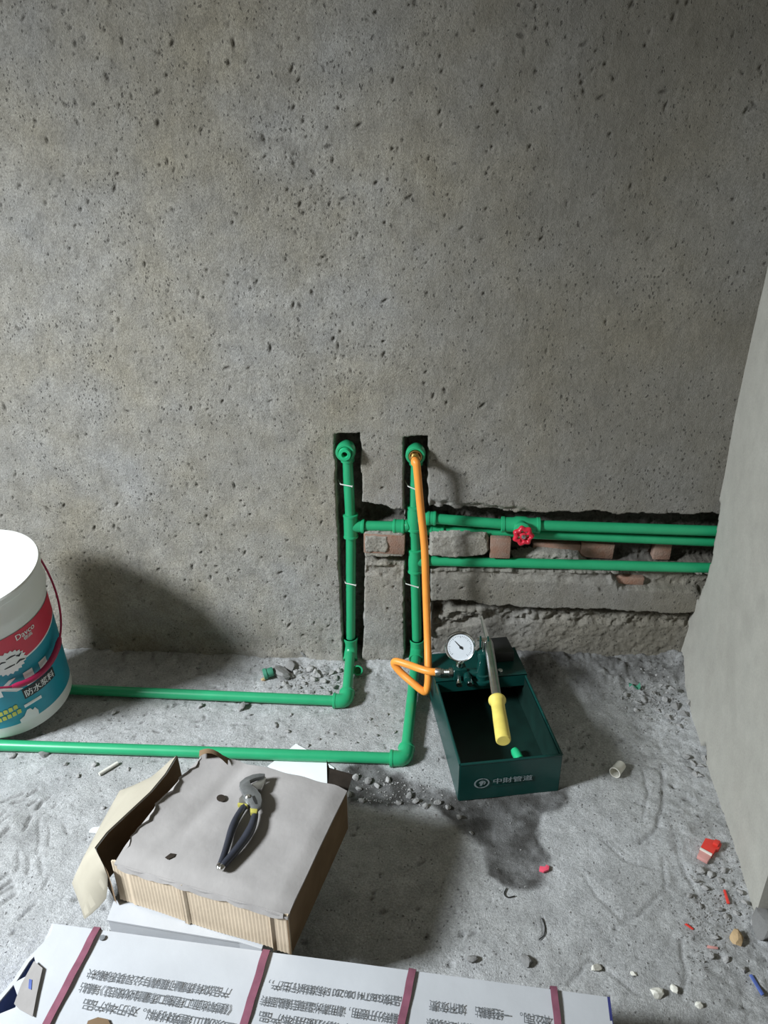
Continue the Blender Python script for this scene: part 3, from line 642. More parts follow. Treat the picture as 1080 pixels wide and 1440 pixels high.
MB().tube([top+Vector((-0.016, 0.006, 0.010)), top+Vector((0.013, 0.006, 0.010))], 0.0042, 12).build('fork_pin', M['chrome'], pump, pump)
gd = (le-lg).normalized(); gl = (le-lg).length
MB().lathe([(0.0100, -0.002), (0.0178, -0.001), (0.0182, 0.002), (0.0178, 0.005), (0.0142, 0.010), (0.0138, 0.03), (0.0146, 0.06), (0.0150, gl-0.006), (0.0146, gl-0.002), (0.0125, gl), (0.0001, gl)], lg, gd, 22).build('grip', M['yellow'], lev, pump)
# valve block, connector, gauge
vbk = con+Vector((0.056, 0.004, 0.0)); vz = max(con.z, HT+PZ+0.022)
MB().lathe([(0.0078, 0), (0.0078, 0.004), (0.0070, 0.005), (0.0078, 0.007), (0.0070, 0.009), (0.0078, 0.011), (0.0070, 0.013), (0.0078, 0.015), (0.0105, 0.016), (0.0105, 0.024), (0.0075, 0.025), (0.0075, 0.040)], con+Vector((0.016, 0, 0)), (vbk-con).normalized(), 16).build('hose_connector', M['steel'], pump, pump)
vblock = MB().box(vbk, (0.030, 0.026, 0.030), Matrix.Rotation(ang, 3, 'Z')).tube([vbk, Vector((cyl.x, cyl.y, vbk.z))], 0.0095, 14)
vblock.tube([vbk+Vector((0.018, -0.004, 0)), vbk+Vector((0.018, -0.03, 0))], 0.0085, 14)
vblk = vblock.build('valve_block', M['pump'], pump, pump, bevel=0.0015)
for d, l in ((Vector((-0.004, -1, -0.15)), 0.034), (Vector((0.02, -1, -0.2)), 0.030)):
    d.normalize(); s0 = vbk+Vector((0.0 if d.x < 0 else 0.024, -0.004, -0.004))
    MB().lathe([(0.0052, 0), (0.0052, l-0.009), (0.0075, l-0.008), (0.0075, l-0.001), (0.0055, l), (0.0001, l)], s0, d, 12).build('bleed_screw', M['chrome'], vblk, pump)
gy = vbk.y-0.004; gc = W(647, 910, gy)
gn = Vector((-0.05, -0.93, 0.36)).normalized(); GR = 0.0335
MB().lathe([(0.0055, 0), (0.0055, 0.010), (0.0085, 0.011), (0.0085, 0.020), (0.0055, 0.021), (0.0055, max(0.03, (gc-vbk).length-0.012))], vbk+Vector((0, 0, 0.006)), gc-gn*0.012-vbk, 12).build('gauge_stem', M['chrome'], pump, pump)
ga = MB().lathe([(0.0001, -0.020), (GR*0.92, -0.020), (GR*0.99, -0.016), (GR, -0.004), (GR*1.04, -0.003), (GR*1.04, 0.002), (GR*0.98, 0.004), (GR*0.92, 0.003), (GR*0.91, 0.0), (0.0001, 0.0)], gc, gn, 36).build('gauge', M['chrome'], pump, pump)
gx = Vector((0, 0, 1)).cross(gn).normalized(); gyv = gn.cross(gx).normalized()
MB().lathe([(GR*0.91, 0.0004), (GR*0.91, 0.0010), (0.0001, 0.0010)], gc, gn, 36).build('dial', M['dial'], ga, pump)
tk = MB()
for k in range(31):
    a = math.radians(225-270*k/30); d = gx*math.cos(a)+gyv*math.sin(a); s = gn.cross(d); l = 0.0048 if k % 5 == 0 else 0.0026; w_ = 0.0005
    A = gc+gn*0.0013+d*GR*0.80; B = A-d*l; tk.add([A-s*w_, A+s*w_, B+s*w_, B-s*w_], [(0, 1, 2, 3)])
tk.build('tick_marks', M['print'], ga, pump, smooth=False)
nd = (gx*-0.72+gyv*0.69).normalized(); ns = gn.cross(nd); nm = MB()
A = gc+gn*0.0020-nd*0.006+gx*0.0015; B = A+nd*0.026
nm.prism([A-ns*0.0014, A+ns*0.0014, B+ns*0.0004, B-ns*0.0004], gn*0.0006); nm.lathe([(0.0032, 0), (0.0032, 0.0018), (0.0001, 0.002)], A+nd*0.006, gn, 14)
nm.build('needle', M['ink'], ga, pump)
# maker's lettering on the front of the tray: emblem and four characters
def flat_text(body, org, du, dv, height, width, m, name, parent, root, lift, bold=0.0):
    vs, fs, (x0, y0, x1, y1) = text_shape(body, bold)
    if not vs: return None
    sx = width/(x1-x0); sy = height/(y1-y0)
    return MB().add([org+du*((v[0]-x0)*sx)+dv*((v[1]-y0)*sy)+du.cross(dv)*(0.00015*v[2])+lift for v in vs], fs).build(name, m, parent, root, smooth=False)
lo = -pv*0.0036; upz = Vector((0, 0, 1))
em = MB(); ec = PL(0.046, 0, 0.045)+lo
def arcband(cx, cz, r0, r1, a0, a1, n=18, sx=1.0):
    P = []
    for k in range(n+1):
        a = math.radians(a0+(a1-a0)*k/n)
        P += [ec+pu*((cx+math.cos(a)*r0)*sx)+upz*(cz+math.sin(a)*r0), ec+pu*((cx+math.cos(a)*r1)*sx)+upz*(cz+math.sin(a)*r1)]
    em.add(P, [(2*k, 2*k+1, 2*k+3, 2*k+2) for k in range(n)])
arcband(0, 0, 0.0108, 0.0136, 60, 265, sx=1.2); arcband(0, 0, 0.0108, 0.0136, -120, 85, sx=1.2); arcband(0.001, 0.001, 0.004, 0.0064, -60, 190, sx=1.1)
em.add([ec+pu*x+upz*z for x, z in ((-0.003, 0.006), (0.006, 0.006), (0.000, -0.007), (-0.004, -0.007))], [(0, 1, 2, 3)])
em.build('emblem', M['print_grey'], tr, pump, smooth=False)
flat_text('中財管道', PL(0.070, 0, 0.040)+lo, pu, upz, 0.0150, 0.0830, M['print_grey'], 'printed_name', tr, pump, Vector((0, 0, 0)), 0.03)
MB().add([PL(a, 0, z)+lo for a, z in ((0.070, 0.0335), (0.130, 0.0335), (0.130, 0.0355), (0.070, 0.0355))], [(0, 1, 2, 3)]).build('printed_line', M['pump'], tr, pump)
# bright green pipe plug lying in the tray
gp = F(727, 1060, PZ+0.020); gp.z = PZ+0.0175
t = MB().lathe([(0.0095, -0.014), (0.0105, -0.013), (0.0105, 0.006), (0.0080, 0.014), (0.0001, 0.015)], gp, (-0.35, 0.9, 0.12), 18)
tag(t.build('green_plug', M['green_cap']), 'bright green plastic plug lying inside the dark pump tray', 'plug')

# ================================================================== BUCKET
bc = Vector((-1.001, -0.240, 0.042)); bn = Vector((-0.015, -0.137, 1)).normalized()
be = Vector((0, 1, 0)).cross(bn).normalized(); bg_ = bn.cross(be)
bucket = empty('plastic_bucket', (bc.x, bc.y, 0), 'open white plastic bucket with red and teal label, standing on the floor pipes', 'bucket')
BR = lambda h: 0.129+(0.148-0.129)*h/0.38
def BP(th, h, off=0.0): a = math.radians(th); return bc+bn*h+(be*math.cos(a)+bg_*math.sin(a))*(BR(h)+off)
def lathe_b(prof, n=72): 
    mb = MB(); vs, fs = [], []
    for (r_, h) in prof:
        for k in range(n):
            a = 2*math.pi*k/n; vs.append(bc+bn*h+(be*math.cos(a)+bg_*math.sin(a))*r_)
    for i in range(len(prof)-1):
        for k in range(n): fs.append((i*n+k, i*n+(k+1) % n, (i+1)*n+(k+1) % n, (i+1)*n+k))
    return mb.add(vs, fs)
prof = [(0.0001, 0.004), (0.122, 0.004), (0.124, 0.0), (0.128, 0.001), (0.1295, 0.006), (BR(0.306), 0.306), (BR(0.308)+0.006, 0.309), (BR(0.32)+0.0075, 0.322), (BR(0.335)+0.0045, 0.330), (BR(0.36)+0.0045, 0.362), (BR(0.365)+0.0075, 0.366), (BR(0.38)+0.0075, 0.378), (BR(0.38)+0.005, 0.382), (BR(0.38)-0.001, 0.382), (BR(0.375)-0.003, 0.376), (BR(0.02)-0.003, 0.012), (0.0001, 0.010)]
lathe_b(prof).build('bucket_body', M['white'], bucket, bucket)
lathe_b([(0.0001, 0.250), (0.07, 0.251), (BR(0.25)-0.004, 0.249), (BR(0.25)-0.0028, 0.258)]).build('slurry', M['paint'], bucket, bucket)
def band(name, m, fun0, fun1, t0, t1, off, n=90, parent=None):
    rows = []
    for k in range(n+1):
        t = t0+(t1-t0)*k/n; a, b = fun0(t), fun1(t); rows.append([BP(t, a+(b-a)*q/4, off) for q in range(5)])
    return MB().sheet(rows).build(name, m, parent or bucket, bucket)
wave = lambda t: 0.222-0.016*math.cos(math.radians((t+45)*1.6))
lab = band('label', M['teal'], lambda t: 0.034, lambda t: 0.281, -215, 25, 0.0008)
band('red_panel', M['lred'], wave, lambda t: 0.281, -215, 25, 0.0014, parent=lab)
band('white_stripe', M['lwhite'], lambda t: wave(t)-0.004, wave, -215, 25, 0.0015, parent=lab)
def curved_text(body, th0, h0, dth, dh, m, name, off=0.0022, bold=0.0, slant=0.0):
    vs, fs, (x0, y0, x1, y1) = text_shape(body, bold)
    if not vs: return
    bm = bmesh.new(); bv = [bm.verts.new(((v[0]-x0)/(x1-x0), (v[1]-y0)/(y1-y0), v[2])) for v in vs]
    for f in fs:
        try: bm.faces.new([bv[i] for i in f])
        except ValueError: pass
    bmesh.ops.triangulate(bm, faces=bm.faces[:])
    vv = [BP(th0+dth*v.co.x, h0+dh*v.co.y+slant*v.co.x, off+0.00012*v.co.z) for v in bm.verts]; bm.verts.index_update()
    ff = [tuple(v.index for v in f.verts) for f in bm.faces]; bm.free()
    MB().add(vv, ff).build(name, m, lab, bucket, smooth=False)
def patch(name, m, pts, off=0.0024):                  # small printed shape, (angle, height) outline
    c = (sum(p[0] for p in pts)/len(pts), sum(p[1] for p in pts)/len(pts)); vs = [BP(c[0], c[1], off)]; fs = []
    n = len(pts); ringN = 3
    for q in range(1, ringN+1):
        for p in pts: vs.append(BP(c[0]+(p[0]-c[0])*q/ringN, c[1]+(p[1]-c[1])*q/ringN, off))
    for k in range(n): fs.append((0, 1+k, 1+(k+1) % n))
    for q in range(ringN-1):
        for k in range(n): fs.append((1+q*n+k, 1+(q+1)*n+k, 1+(q+1)*n+(k+1) % n, 1+q*n+(k+1) % n))
    return MB().add(vs, fs).build(name, m, lab, bucket, smooth=False)
curved_text('Davco', -33, 0.259, 19, 0.015, M['lwhite'], 'printed_name', bold=0.02)
curved_text('德高', -27, 0.248, 9, 0.010, M['lwhite'], 'printed_name', bold=0.02)
pts = []
for k in range(44):
    a = 2*math.pi*k/44; rr = 1.0 if k % 2 else 0.86
    pts.append((-45+15.5*rr*math.cos(a), 0.214+0.032*rr*math.sin(a)))
patch('printed_badge', M['lwhite'], pts)
random.seed(4)
for (a, h, l, s) in ((-53, 0.222, 6, 0.004), (-46, 0.228, 8, 0.003), (-38, 0.226, 5, -0.004), (-50, 0.205, 9, 0.002), (-40, 0.205, 8, 0.006)):
    patch('badge_stroke', M['ink'], [(a, h), (a+l*0.5, h+s), (a+l, h+0.001), (a+l, h-0.0015), (a+l*0.5, h+s-0.004), (a, h-0.002)], 0.003)
for ch_, t0_, w_ in (('K', -64, 22), ('1', -38, 9), ('1', -22, 9)): curved_text(ch_, t0_, 0.130, w_, 0.040, M['lwhite'], 'printed_name', bold=0.03)
band('black_strip', M['ink'], lambda t: 0.098, lambda t: 0.127, -44, -9, 0.0022, 24, parent=lab)
curved_text('防水浆料', -42.5, 0.102, 32, 0.021, M['lwhite'], 'printed_name', off=0.003, bold=0.02)
patch('roller_print', M['lwhite'], [(-47, 0.074), (-30, 0.074), (-30, 0.083), (-47, 0.083)])
patch('brush_print', M['lwhite'], [(-55, 0.032), (-38, 0.032), (-37, 0.048), (-39, 0.062), (-41, 0.054), (-43, 0.066), (-46, 0.066), (-50, 0.052), (-55, 0.046)])
for i in range(2):
    for k in range(6):
        a0 = -79+k*4.6+i*1.5; h0 = 0.070+k*0.0022-i*0.016
        patch('yellow_print', M['lyellow'], [(a0, h0), (a0+3.6, h0+0.001), (a0+3.8, h0+0.012), (a0+2.2, h0+0.0135), (a0+0.3, h0+0.0115)])
# bail handle with its grip
ear_t = 60; eax = be*math.cos(math.radians(ear_t))+bg_*math.sin(math.radians(ear_t)); mid = be*math.cos(math.radians(ear_t-90))+bg_*math.sin(math.radians(ear_t-90))
hz = 0.338; bp_ = []
for k in range(49):
    t = math.pi*k/48; s = math.sin(t)
    bp_.append(bc+bn*(hz-0.186*s)+eax*(0.1605*math.cos(t))+mid*((0.152)*s))
bl_ = MB().tube(bp_, 0.0024, 10).build('bail_wire', M['bail'], bucket, bucket)
g = bp_[15:30]
MB().tube(g, [0.004]+[0.0068]*(len(g)-2)+[0.004], 12).build('bail_grip', M['bail'], bl_, bucket)
for s in (0, 48):
    MB().lathe([(0.010, -0.008), (0.010, 0.006), (0.006, 0.008), (0.0001, 0.008)], bp_[s], eax*(1 if s == 0 else -1), 14).build('bail_ear', M['white'], bucket, bucket)

# ================================================================== CARTONS
# ---- long white tile carton with straps
ZB = 0.120
A = F(75, 1298, ZB); B = F(857, 1401, ZB); du = (B-A).normalized(); dn = Vector((du.y, -du.x, 0)); LENB = (B-A).length; DEPB = 0.42
carton = empty('tile_carton', (A+B)/2+dn*DEPB/2-Vector((0, 0, ZB)), 'long white tile carton with plum straps and upside-down grey print, nearest on the floor', 'carton')
def CB(a, b, z=ZB): p = A+du*a+dn*b; return Vector((p.x, p.y, z))
random.seed(8)
rows = []
NI, NJ = 60, 26
for i in range(NI+1):
    a = LENB*i/NI; row = []
    for j in range(NJ+1):
        b = DEPB*j/NJ; aa = a
        if i == 0: aa = 0.010*math.sin(j*1.9)+0.006*math.sin(j*4.1)+0.02*max(0, b-0.04)
        sag = -0.0006*math.sin(a*9+b*5)-0.0005*math.sin(b*22+a*3)-0.002*math.exp(-a/0.03)*min(1, b/0.05)
        row.append(CB(aa, b, ZB+sag-0.001))
    rows.append(row)
top_panel = MB().sheet(rows, 0.003).build('top_panel', M['carton'], carton, carton)
body = MB()
def vpanel(mb, a, b, z0, z1, th):
    d = Vector((b.y-a.y, a.x-b.x, 0)).normalized()*th
    mb.add([Vector((a.x, a.y, z0)), Vector((b.x, b.y, z0)), Vector((b.x, b.y, z1)), Vector((a.x, a.y, z1)), Vector((a.x, a.y, z0))+d, Vector((b.x, b.y, z0))+d, Vector((b.x, b.y, z1))+d, Vector((a.x, a.y, z1))+d], [(0, 1, 2, 3), (7, 6, 5, 4), (0, 4, 5, 1), (1, 5, 6, 2), (2, 6, 7, 3), (3, 7, 4, 0)])
vpanel(body, CB(0.012, 0.001), CB(LENB, 0.001), 0.004, ZB-0.004, 0.003); vpanel(body, CB(0.012, DEPB-0.003), CB(LENB, DEPB-0.003), 0.004, ZB-0.004, 0.003)
body.prism([CB(0.01, 0.002, 0.004), CB(LENB, 0.002, 0.004), CB(LENB, DEPB, 0.004), CB(0.01, DEPB, 0.004)], (0, 0, 0.003))
body.build('carton_body', M['carton'], carton, carton, smooth=False)
e = MB(); vpanel(e, CB(LENB+0.001, 0.0), CB(LENB+0.001, DEPB), 0.004, ZB-0.0015, 0.004); e.build('end_panel', M['navy'], carton, carton, smooth=False)
# torn left end flap leaning away from the top
rows = []
for k in range(15):
    b = -0.002+DEPB*k/14; gap = 0.004+0.035*max(0, (b-0.03))/0.12
    rows.append([CB(-gap+0.003*math.sin(k*2.3), b, ZB-0.006-0.02*min(1, b/0.2)), CB(-gap-0.010, b, ZB-0.030), CB(-gap-0.012, b, 0.006)])
MB().sheet(rows, 0.003, du).build('torn_end_flap', M['blue'], carton, carton)
rows = [[Vector(p)+Vector((0, 0, 0.0015)) for p in (r[0]-du*0.0005, r[0]+du*0.006)] for r in [[rr[0]] for rr in rows]]
MB().sheet(rows, 0.003).build('torn_white_edge', M['carton'], carton, carton)
# torn scraps of liner on the corner and the blue print peeping out
MB().prism([F(20, 1412, ZB+0.001), F(30, 1385, ZB+0.001), F(48, 1352, ZB+0.001), F(60, 1362, ZB+0.001), F(52, 1398, ZB+0.001), F(46, 1430, ZB+0.001), F(28, 1420, ZB+0.001)], (0, 0, 0.0012)).build('torn_liner', M['brown'], top_panel, carton, smooth=False)
MB().prism([F(40, 1390, ZB+0.0024), F(41, 1377, ZB+0.0024), F(45, 1378, ZB+0.0024), F(44, 1392, ZB+0.0024)], (0, 0, 0.0006)).build('blue_print', M['blue'], top_panel, carton, smooth=False)
MB().prism([F(118, 1452, ZB+0.001), F(124, 1436, ZB+0.001), F(138, 1431, ZB+0.001), F(152, 1434, ZB+0.001), F(160, 1452, ZB+0.001)], (0, 0, 0.0012)).build('torn_hole', M['inner'], top_panel, carton, smooth=False)
MB().lathe([(0.0045, 0.0), (0.0045, 0.0016), (0.0001, 0.0018)], F(144, 1319, ZB), (0, 0, 1), 14).build('staple_dent', M['print'], top_panel, carton)
# straps
for (q0, q1, w_) in (((134, 1309), (62, 1446), 0.011), ((373, 1341), (341, 1446), 0.0115), ((579, 1368), (563, 1446), 0.011), ((779, 1393), (785, 1446), 0.010)):
    a0 = F(*q0, ZB+0.002); a1 = F(*q1, ZB+0.002); d = (a1-a0).normalized(); s = Vector((d.y, -d.x, 0))*w_*0.5; a0 = a0-d*0.004
    rows = []
    nseg = 22
    for k in range(nseg+1):
        p = a0+d*(DEPB*0.98)*k/nseg; wv = 0.0012*math.sin(k*2.1); q = Vector((0, 0, 0.0010+0.0006*math.sin(k*1.7)))
        rows.append([p+s*(1+wv*60)+q, p-s*(1-wv*60)+q])
    edge = [Vector((p.x, p.y, ZB+0.001))-d*0.0035 for p in (a0+s, a0-s)]
    rows = [[Vector((p.x, p.y, 0.006)) for p in edge], edge]+rows
    MB().sheet(rows, 0.0009, (0, 0, -1)).build('strap', M['strap'], carton, carton)
# print, upside down to the camera: each piece starts at its right end
def carton_text(body, start, end, hpx, bold=0.022):
    a0 = F(*start, ZB+0.0025); a1 = F(*end, ZB+0.0025); d = (a1-a0); w_ = d.length; d.normalize(); dv = Vector((-d.y, d.x, 0))
    flat_text(body, a0, d, dv, hpx, w_, M['print'], 'printed_line', top_panel, carton, Vector((0, 0, 0)), bold)
carton_text('产品如有质量问题请与公司联系解决', (322, 1389), (126, 1362), 0.0155)
carton_text('《建筑地面工程施工质量验收规范》铺贴', (324, 1412), (116, 1381), 0.0155)
carton_text('二次加工建筑材料。对于本产品', (330, 1437), (120, 1404), 0.0155)
carton_text('品按GB/T4100-2015标准执行生产，', (561, 1400), (379, 1377), 0.0155)
carton_text('铺砖分开使用，请用清水湿润后铺贴面砖', (560, 1425), (368, 1399), 0.0155)
carton_text('执行生产，请勿使用本产品', (556, 1449), (366, 1421), 0.0155)
carton_text('本公司。', (772, 1428), (731, 1423), 0.0155)
carton_text('一经铺贴', (715, 1420), (668, 1415), 0.0155); carton_text('如不负责', (652, 1412), (604, 1406), 0.0155)
carton_text('不符合请与本公司联系', (700, 1444), (600, 1431), 0.0155)

# ---- flat white carton under the brown box
ZL = 0.098
low = empty('flat_carton', F(300, 1250, 0.0), 'flat white carton lying under the open brown box', 'carton')
q = [F(152, 1293, ZL), F(336, 1323, ZL), Vector((-0.262, -0.862, ZL)), Vector((-0.235, -0.640, ZL)), Vector((-0.470, -0.590, ZL)), F(163, 1262, ZL)]
yfar = lambda x: A.y+(B.y-A.y)*(x-A.x)/(B.x-A.x)
q = [Vector((p.x, max(p.y, yfar(p.x)+0.006), ZL)) for p in q]
MB().prism([Vector((p.x, p.y, 0.004)) for p in q], (0, 0, ZL-0.007)).build('carton_body', M['carton'], low, low, smooth=False)
ql = [p+(p-Vector((-0.35, -0.73, ZL))).normalized()*0.002 for p in q]; ql = [Vector((p.x, max(p.y, yfar(p.x)+0.005), ZL-0.003)) for p in ql]
MB().prism(ql, (0, 0, 0.003)).build('carton_lid', M['carton'], low, low, smooth=False)

# ---- brown box, torn open on its left side
ZT = 0.200; ZS = ZL+0.001
FLx = F(154, 1208, ZT); FRx = F(404, 1283, ZT); BRx = F(488, 1107, ZT); BLx = F(281, 1058, ZT)
box = empty('cardboard_box', (FLx+FRx+BRx+BLx)/4-Vector((0, 0, ZT-ZS)), 'crumpled brown cardboard box torn open on its left side, pliers lying on top', 'box')
rows = []; NI, NJ = 36, 30
for i in range(NI+1):
    u = i/NI; row = []
    for j in range(NJ+1):
        v = j/NJ; p = (FLx*(1-u)+FRx*u)*(1-v)+(BLx*(1-u)+BRx*u)*v
        z = 0.0026*math.sin(u*5+v*3)*math.sin(v*4)-0.004*math.exp(-((u-0.22-0.1*v)/0.05)**2)*min(1, v*1.6)+0.010*math.exp(-u/0.05)*math.sin(v*math.pi)+0.0006*math.sin(u*13+v*11)*math.sin(v*9)
        edge = min(u, 1-u)*min(1, v*8)*min(1, (1-v)*8)
        if i == 0: p = p+Vector((0.012+0.004*math.sin(j*0.8)+0.002*math.sin(j*2.3), 0, 0))
        if j == 0: p = p+Vector((0, 0.0012*math.sin(i*0.9)-0.003, 0))
        if j == NJ: p = p+Vector((0, 0.0012*math.sin(i*0.8), 0))
        z -= 0.005*(1-min(1, v*10))+0.006*(1-min(1, (1-u)*14))
        row.append(p+Vector((0, 0, z)))
    rows.append(row)
lid = MB().sheet(rows, 0.004).build('top_panel', M['brown'], box, box, angle=50)
def top_z(px, py):
    p = F(px, py, ZT); return p
# corrugated front
rows = []; nb = 150
for i in range(nb+1):
    u = i/nb; p = FLx*(1-u)+FRx*u; n_ = Vector((FRx.y-FLx.y, FLx.x-FRx.x, 0)).normalized()
    n_ = n_ if n_.y < 0 else -n_
    rip = 0.00055*math.sin(u*2*math.pi*50)+(0.0028 if 0.40 < u < 0.43 else 0)+(0.003 if 0.90 < u < 0.915 else 0)-(0.002 if u < 0.09 else 0)
    bot = ZS+0.001+(0.004*math.sin(u*9) if 0.1 < u < 0.9 else 0)*0.5+0.001
    rows.append([Vector((p.x, p.y, z))+n_*rip for z in (ZT-0.007+0.002*math.sin(u*31), ZT-0.04, (ZT+bot)/2, bot)])
nrm = Vector((FRx.y-FLx.y, FLx.x-FRx.x, 0)).normalized(); nrm = nrm if nrm.y > 0 else -nrm
MB().sheet(rows, 0.003, nrm).build('front_panel', M['corr'], box, box, angle=80)
# frayed paper hanging from the front edge
rows = []
for i in range(41):
    u = 0.05+0.93*i/40; p = FLx*(1-u)+FRx*u-nrm*0.004; dz = 0.006+0.003*abs(math.sin(i*0.7))+0.004*abs(math.sin(i*0.23))
    rows.append([Vector((p.x, p.y, ZT-0.004))+nrm*0.002, Vector((p.x, p.y, ZT-0.004-dz))-nrm*(0.001+0.0008*math.sin(i*0.9))])
MB().sheet(rows, 0.0008, nrm).build('frayed_edge', M['brown'], box, box)
for nm_, a_, b_, m_ in (('side_panel', FRx, BRx, M['inner']), ('back_panel', BRx, BLx, M['brown'])):  # side panel takes the inside brown to paint its shade
    mbp = MB(); vpanel(mbp, a_, b_, ZS+0.001, ZT-0.010, -0.003); mbp.build(nm_, m_, box, box, smooth=False)
MB().prism([Vector((p.x, p.y, ZS+0.001)) for p in (FLx+Vector((-0.022, 0.040, 0)), FLx+Vector((0.004, 0.008, 0)), FRx+Vector((-0.006, 0.006, 0)), BRx+Vector((-0.005, -0.005, 0)), BLx+Vector((-0.040, -0.022, 0)))], (0, 0, 0.003)).build('bottom_panel', M['inner'], box, box, smooth=False)
# the torn left flap, cream outside, leaning out to the floor
inner_l = [F(150, 1226, 0.180), F(133, 1192, 0.186), F(150, 1170, 0.190), F(180, 1142, 0.192), F(211, 1113, 0.194), F(232, 1088, 0.196), F(248, 1062, 0.198)]
outer_l = [F(119, 1291, 0.050), F(101, 1242, 0.058), F(116, 1208, 0.062), F(138, 1166, 0.070), F(168, 1112, 0.080), F(208, 1096, 0.130), F(245, 1067, 0.190)]
rows = []
for k in range(6):
    for q_ in range(4):
        t = q_/4; a_ = inner_l[k]*(1-t)+inner_l[k+1]*t; b_ = outer_l[k]*(1-t)+outer_l[k+1]*t
        rows.append([a_+(b_-a_)*w_+Vector((0, 0, 0.012*math.sin(math.pi*w_)*(1-0.12*k))) for w_ in (0, 0.2, 0.4, 0.6, 0.8, 1)])
rows.append([inner_l[6]+(outer_l[6]-inner_l[6])*w_ for w_ in (0, 0.2, 0.4, 0.6, 0.8, 1)])
rows[0] = [F(150, 1230, 0.165), F(150, 1247, 0.135), F(148, 1262, 0.112), F(138, 1274, 0.085), F(127, 1284, 0.064), F(118, 1291, 0.050)]
MB().sheet(rows, 0.003, (0.4, 0, -1)).build('torn_side_flap', M['cream'], box, box, angle=60)
# inner wall added under the flap to keep the gap dark
MB().sheet([[p+Vector((0.002, 0, -0.002)), Vector((p.x+0.004, p.y, (p.z+ZS)/2)), Vector((p.x+0.004, p.y, ZS+0.002))] for p in inner_l]).build('added_gap_wall', M['inner'], box, box)
# dog-ear of brown paper at the far left corner, dark standing flap at the far right
rows = []
for k in range(7):
    t = k/6; b_ = BLx+(BRx-BLx)*(0.02+0.20*t); rows.append([b_, b_+Vector((-0.004, -0.004, 0.020*math.sin(math.pi*(0.15+0.8*t)))), b_+Vector((0.0, -0.020, 0.026*math.sin(math.pi*(0.12+0.8*t))))])
MB().sheet(rows, 0.0015, (0, 1, -0.3)).build('curled_corner', M['inner'], box, box)
zz = ZT-0.004
sf = [F(459, 1099, zz), F(486, 1104, zz)]; d = (sf[1]-sf[0]).normalized()
MB().prism([sf[0]+Vector((0, 0.003, -0.03)), sf[1]+Vector((0, 0.003, -0.03)), sf[1]+d*0.012+Vector((0, 0.014, 0.012)), sf[0]+d*0.004+Vector((0, 0.014, 0.018)), sf[0]+Vector((0, 0.014, 0.036))], Vector((0, 0.0025, 0))).build('standing_flap', M['dark'], box, box, smooth=False)  # this flap's shade is put into its dark colour
def blob(poly, z, th, m, name, parent, root):
    return MB().prism([F(p[0], p[1], z) for p in poly], (0, 0, th)).build(name, m, parent, root, smooth=False)
hp_ = [(311+6.5*math.cos(2*math.pi*k/16), 1122.5+5*math.sin(2*math.pi*k/16)) for k in range(16)]
blob(hp_, ZT+0.0022, 0.0006, M['dark'], 'punched_hole', lid, box)  # flat dark disc, painted as the shade inside a hole
blob([(232, 1206), (240, 1200), (247, 1201), (245, 1205), (236, 1209)], ZT+0.002, 0.0006, M['dark'], 'small_tear', lid, box)

# ================================================================== PLIERS
ZPL = ZT+0.006
pl = empty('slip_joint_pliers', F(345, 1160, ZT+0.003), 'slip joint pliers with black dipped handles lying on the brown box', 'pliers')
def zp(x, y): return (290+x/8.47, 1070+y/8.47)
def jaw(poly, z, th, m, name, bev=0.0008): return MB().prism([F(*zp(*p), z) for p in poly], (0, 0, th)).build(name, m, pl, pl, bevel=bev)
jaw([(705, 195), (640, 190), (560, 203), (470, 240), (405, 295), (398, 345), (430, 410), (480, 490), (530, 560), (535, 605), (618, 612), (655, 570), (668, 505), (655, 440), (612, 385), (560, 345), (530, 305), (525, 275), (590, 245), (690, 222)], ZPL+0.004, 0.009, M['dsteel'], 'upper_jaw')
jaw([(720, 235), (640, 275), (555, 318), (560, 340), (620, 385), (662, 385), (700, 300)], ZPL-0.001, 0.010, M['steel'], 'lower_jaw')
jaw([(430, 440), (395, 480), (395, 545), (470, 560), (540, 550), (520, 500), (480, 440)], ZPL-0.003, 0.007, M['steel'], 'lower_shank')
jaw([(545, 425), (575, 415), (600, 470), (610, 515), (585, 515), (560, 470)], ZPL+0.0131, 0.0005, M['black'], 'slot', 0)
c_ = F(*zp(497, 432), ZPL+0.012)
MB().lathe([(0.0042, 0), (0.0042, 0.003), (0.003, 0.004), (0.0001, 0.0042)], c_, (0, 0, 1), 16).build('pivot_bolt', M['chrome'], pl, pl)
h1 = [F(*zp(*p), ZPL+0.004) for p in ((580, 600), (578, 660), (545, 780), (480, 900), (400, 1010), (310, 1120), (230, 1210), (195, 1255))]
h2 = [F(*zp(*p), ZPL+0.003) for p in ((455, 540), (420, 590), (355, 700), (300, 830), (265, 950), (225, 1080), (185, 1190), (160, 1245))]
def handle(h, rs, name):
    k = len(smooth_path(h, 5)); t = MB(); P_ = smooth_path(h, 5)
    r_ = [rs[0]+(rs[1]-rs[0])*min(1, i/(k*0.35))+(rs[2]-rs[1])*max(0, (i/k-0.35)/0.65) for i in range(k)]
    return t.tube(P_, r_, 14).build(name, M['rubber'], pl, pl)
handle(h1, (0.0050, 0.0078, 0.0052), 'handle'); handle(h2, (0.0058, 0.0066, 0.0044), 'handle')
jaw([(528, 598), (618, 604), (606, 660), (530, 656)], ZPL+0.003, 0.0085, M['yband'], 'dip_band'); jaw([(385, 535), (500, 552), (490, 572), (375, 556)], ZPL+0.000, 0.0085, M['yband'], 'dip_band')
for h in (h1, h2):
    d = (h[-1]-h[-2]).normalized(); MB().lathe([(0.0052, -0.001), (0.0050, 0.004), (0.0028, 0.007), (0.0001, 0.0072)], h[-1], d, 14).build('handle_tip', M['chrome'], pl, pl)

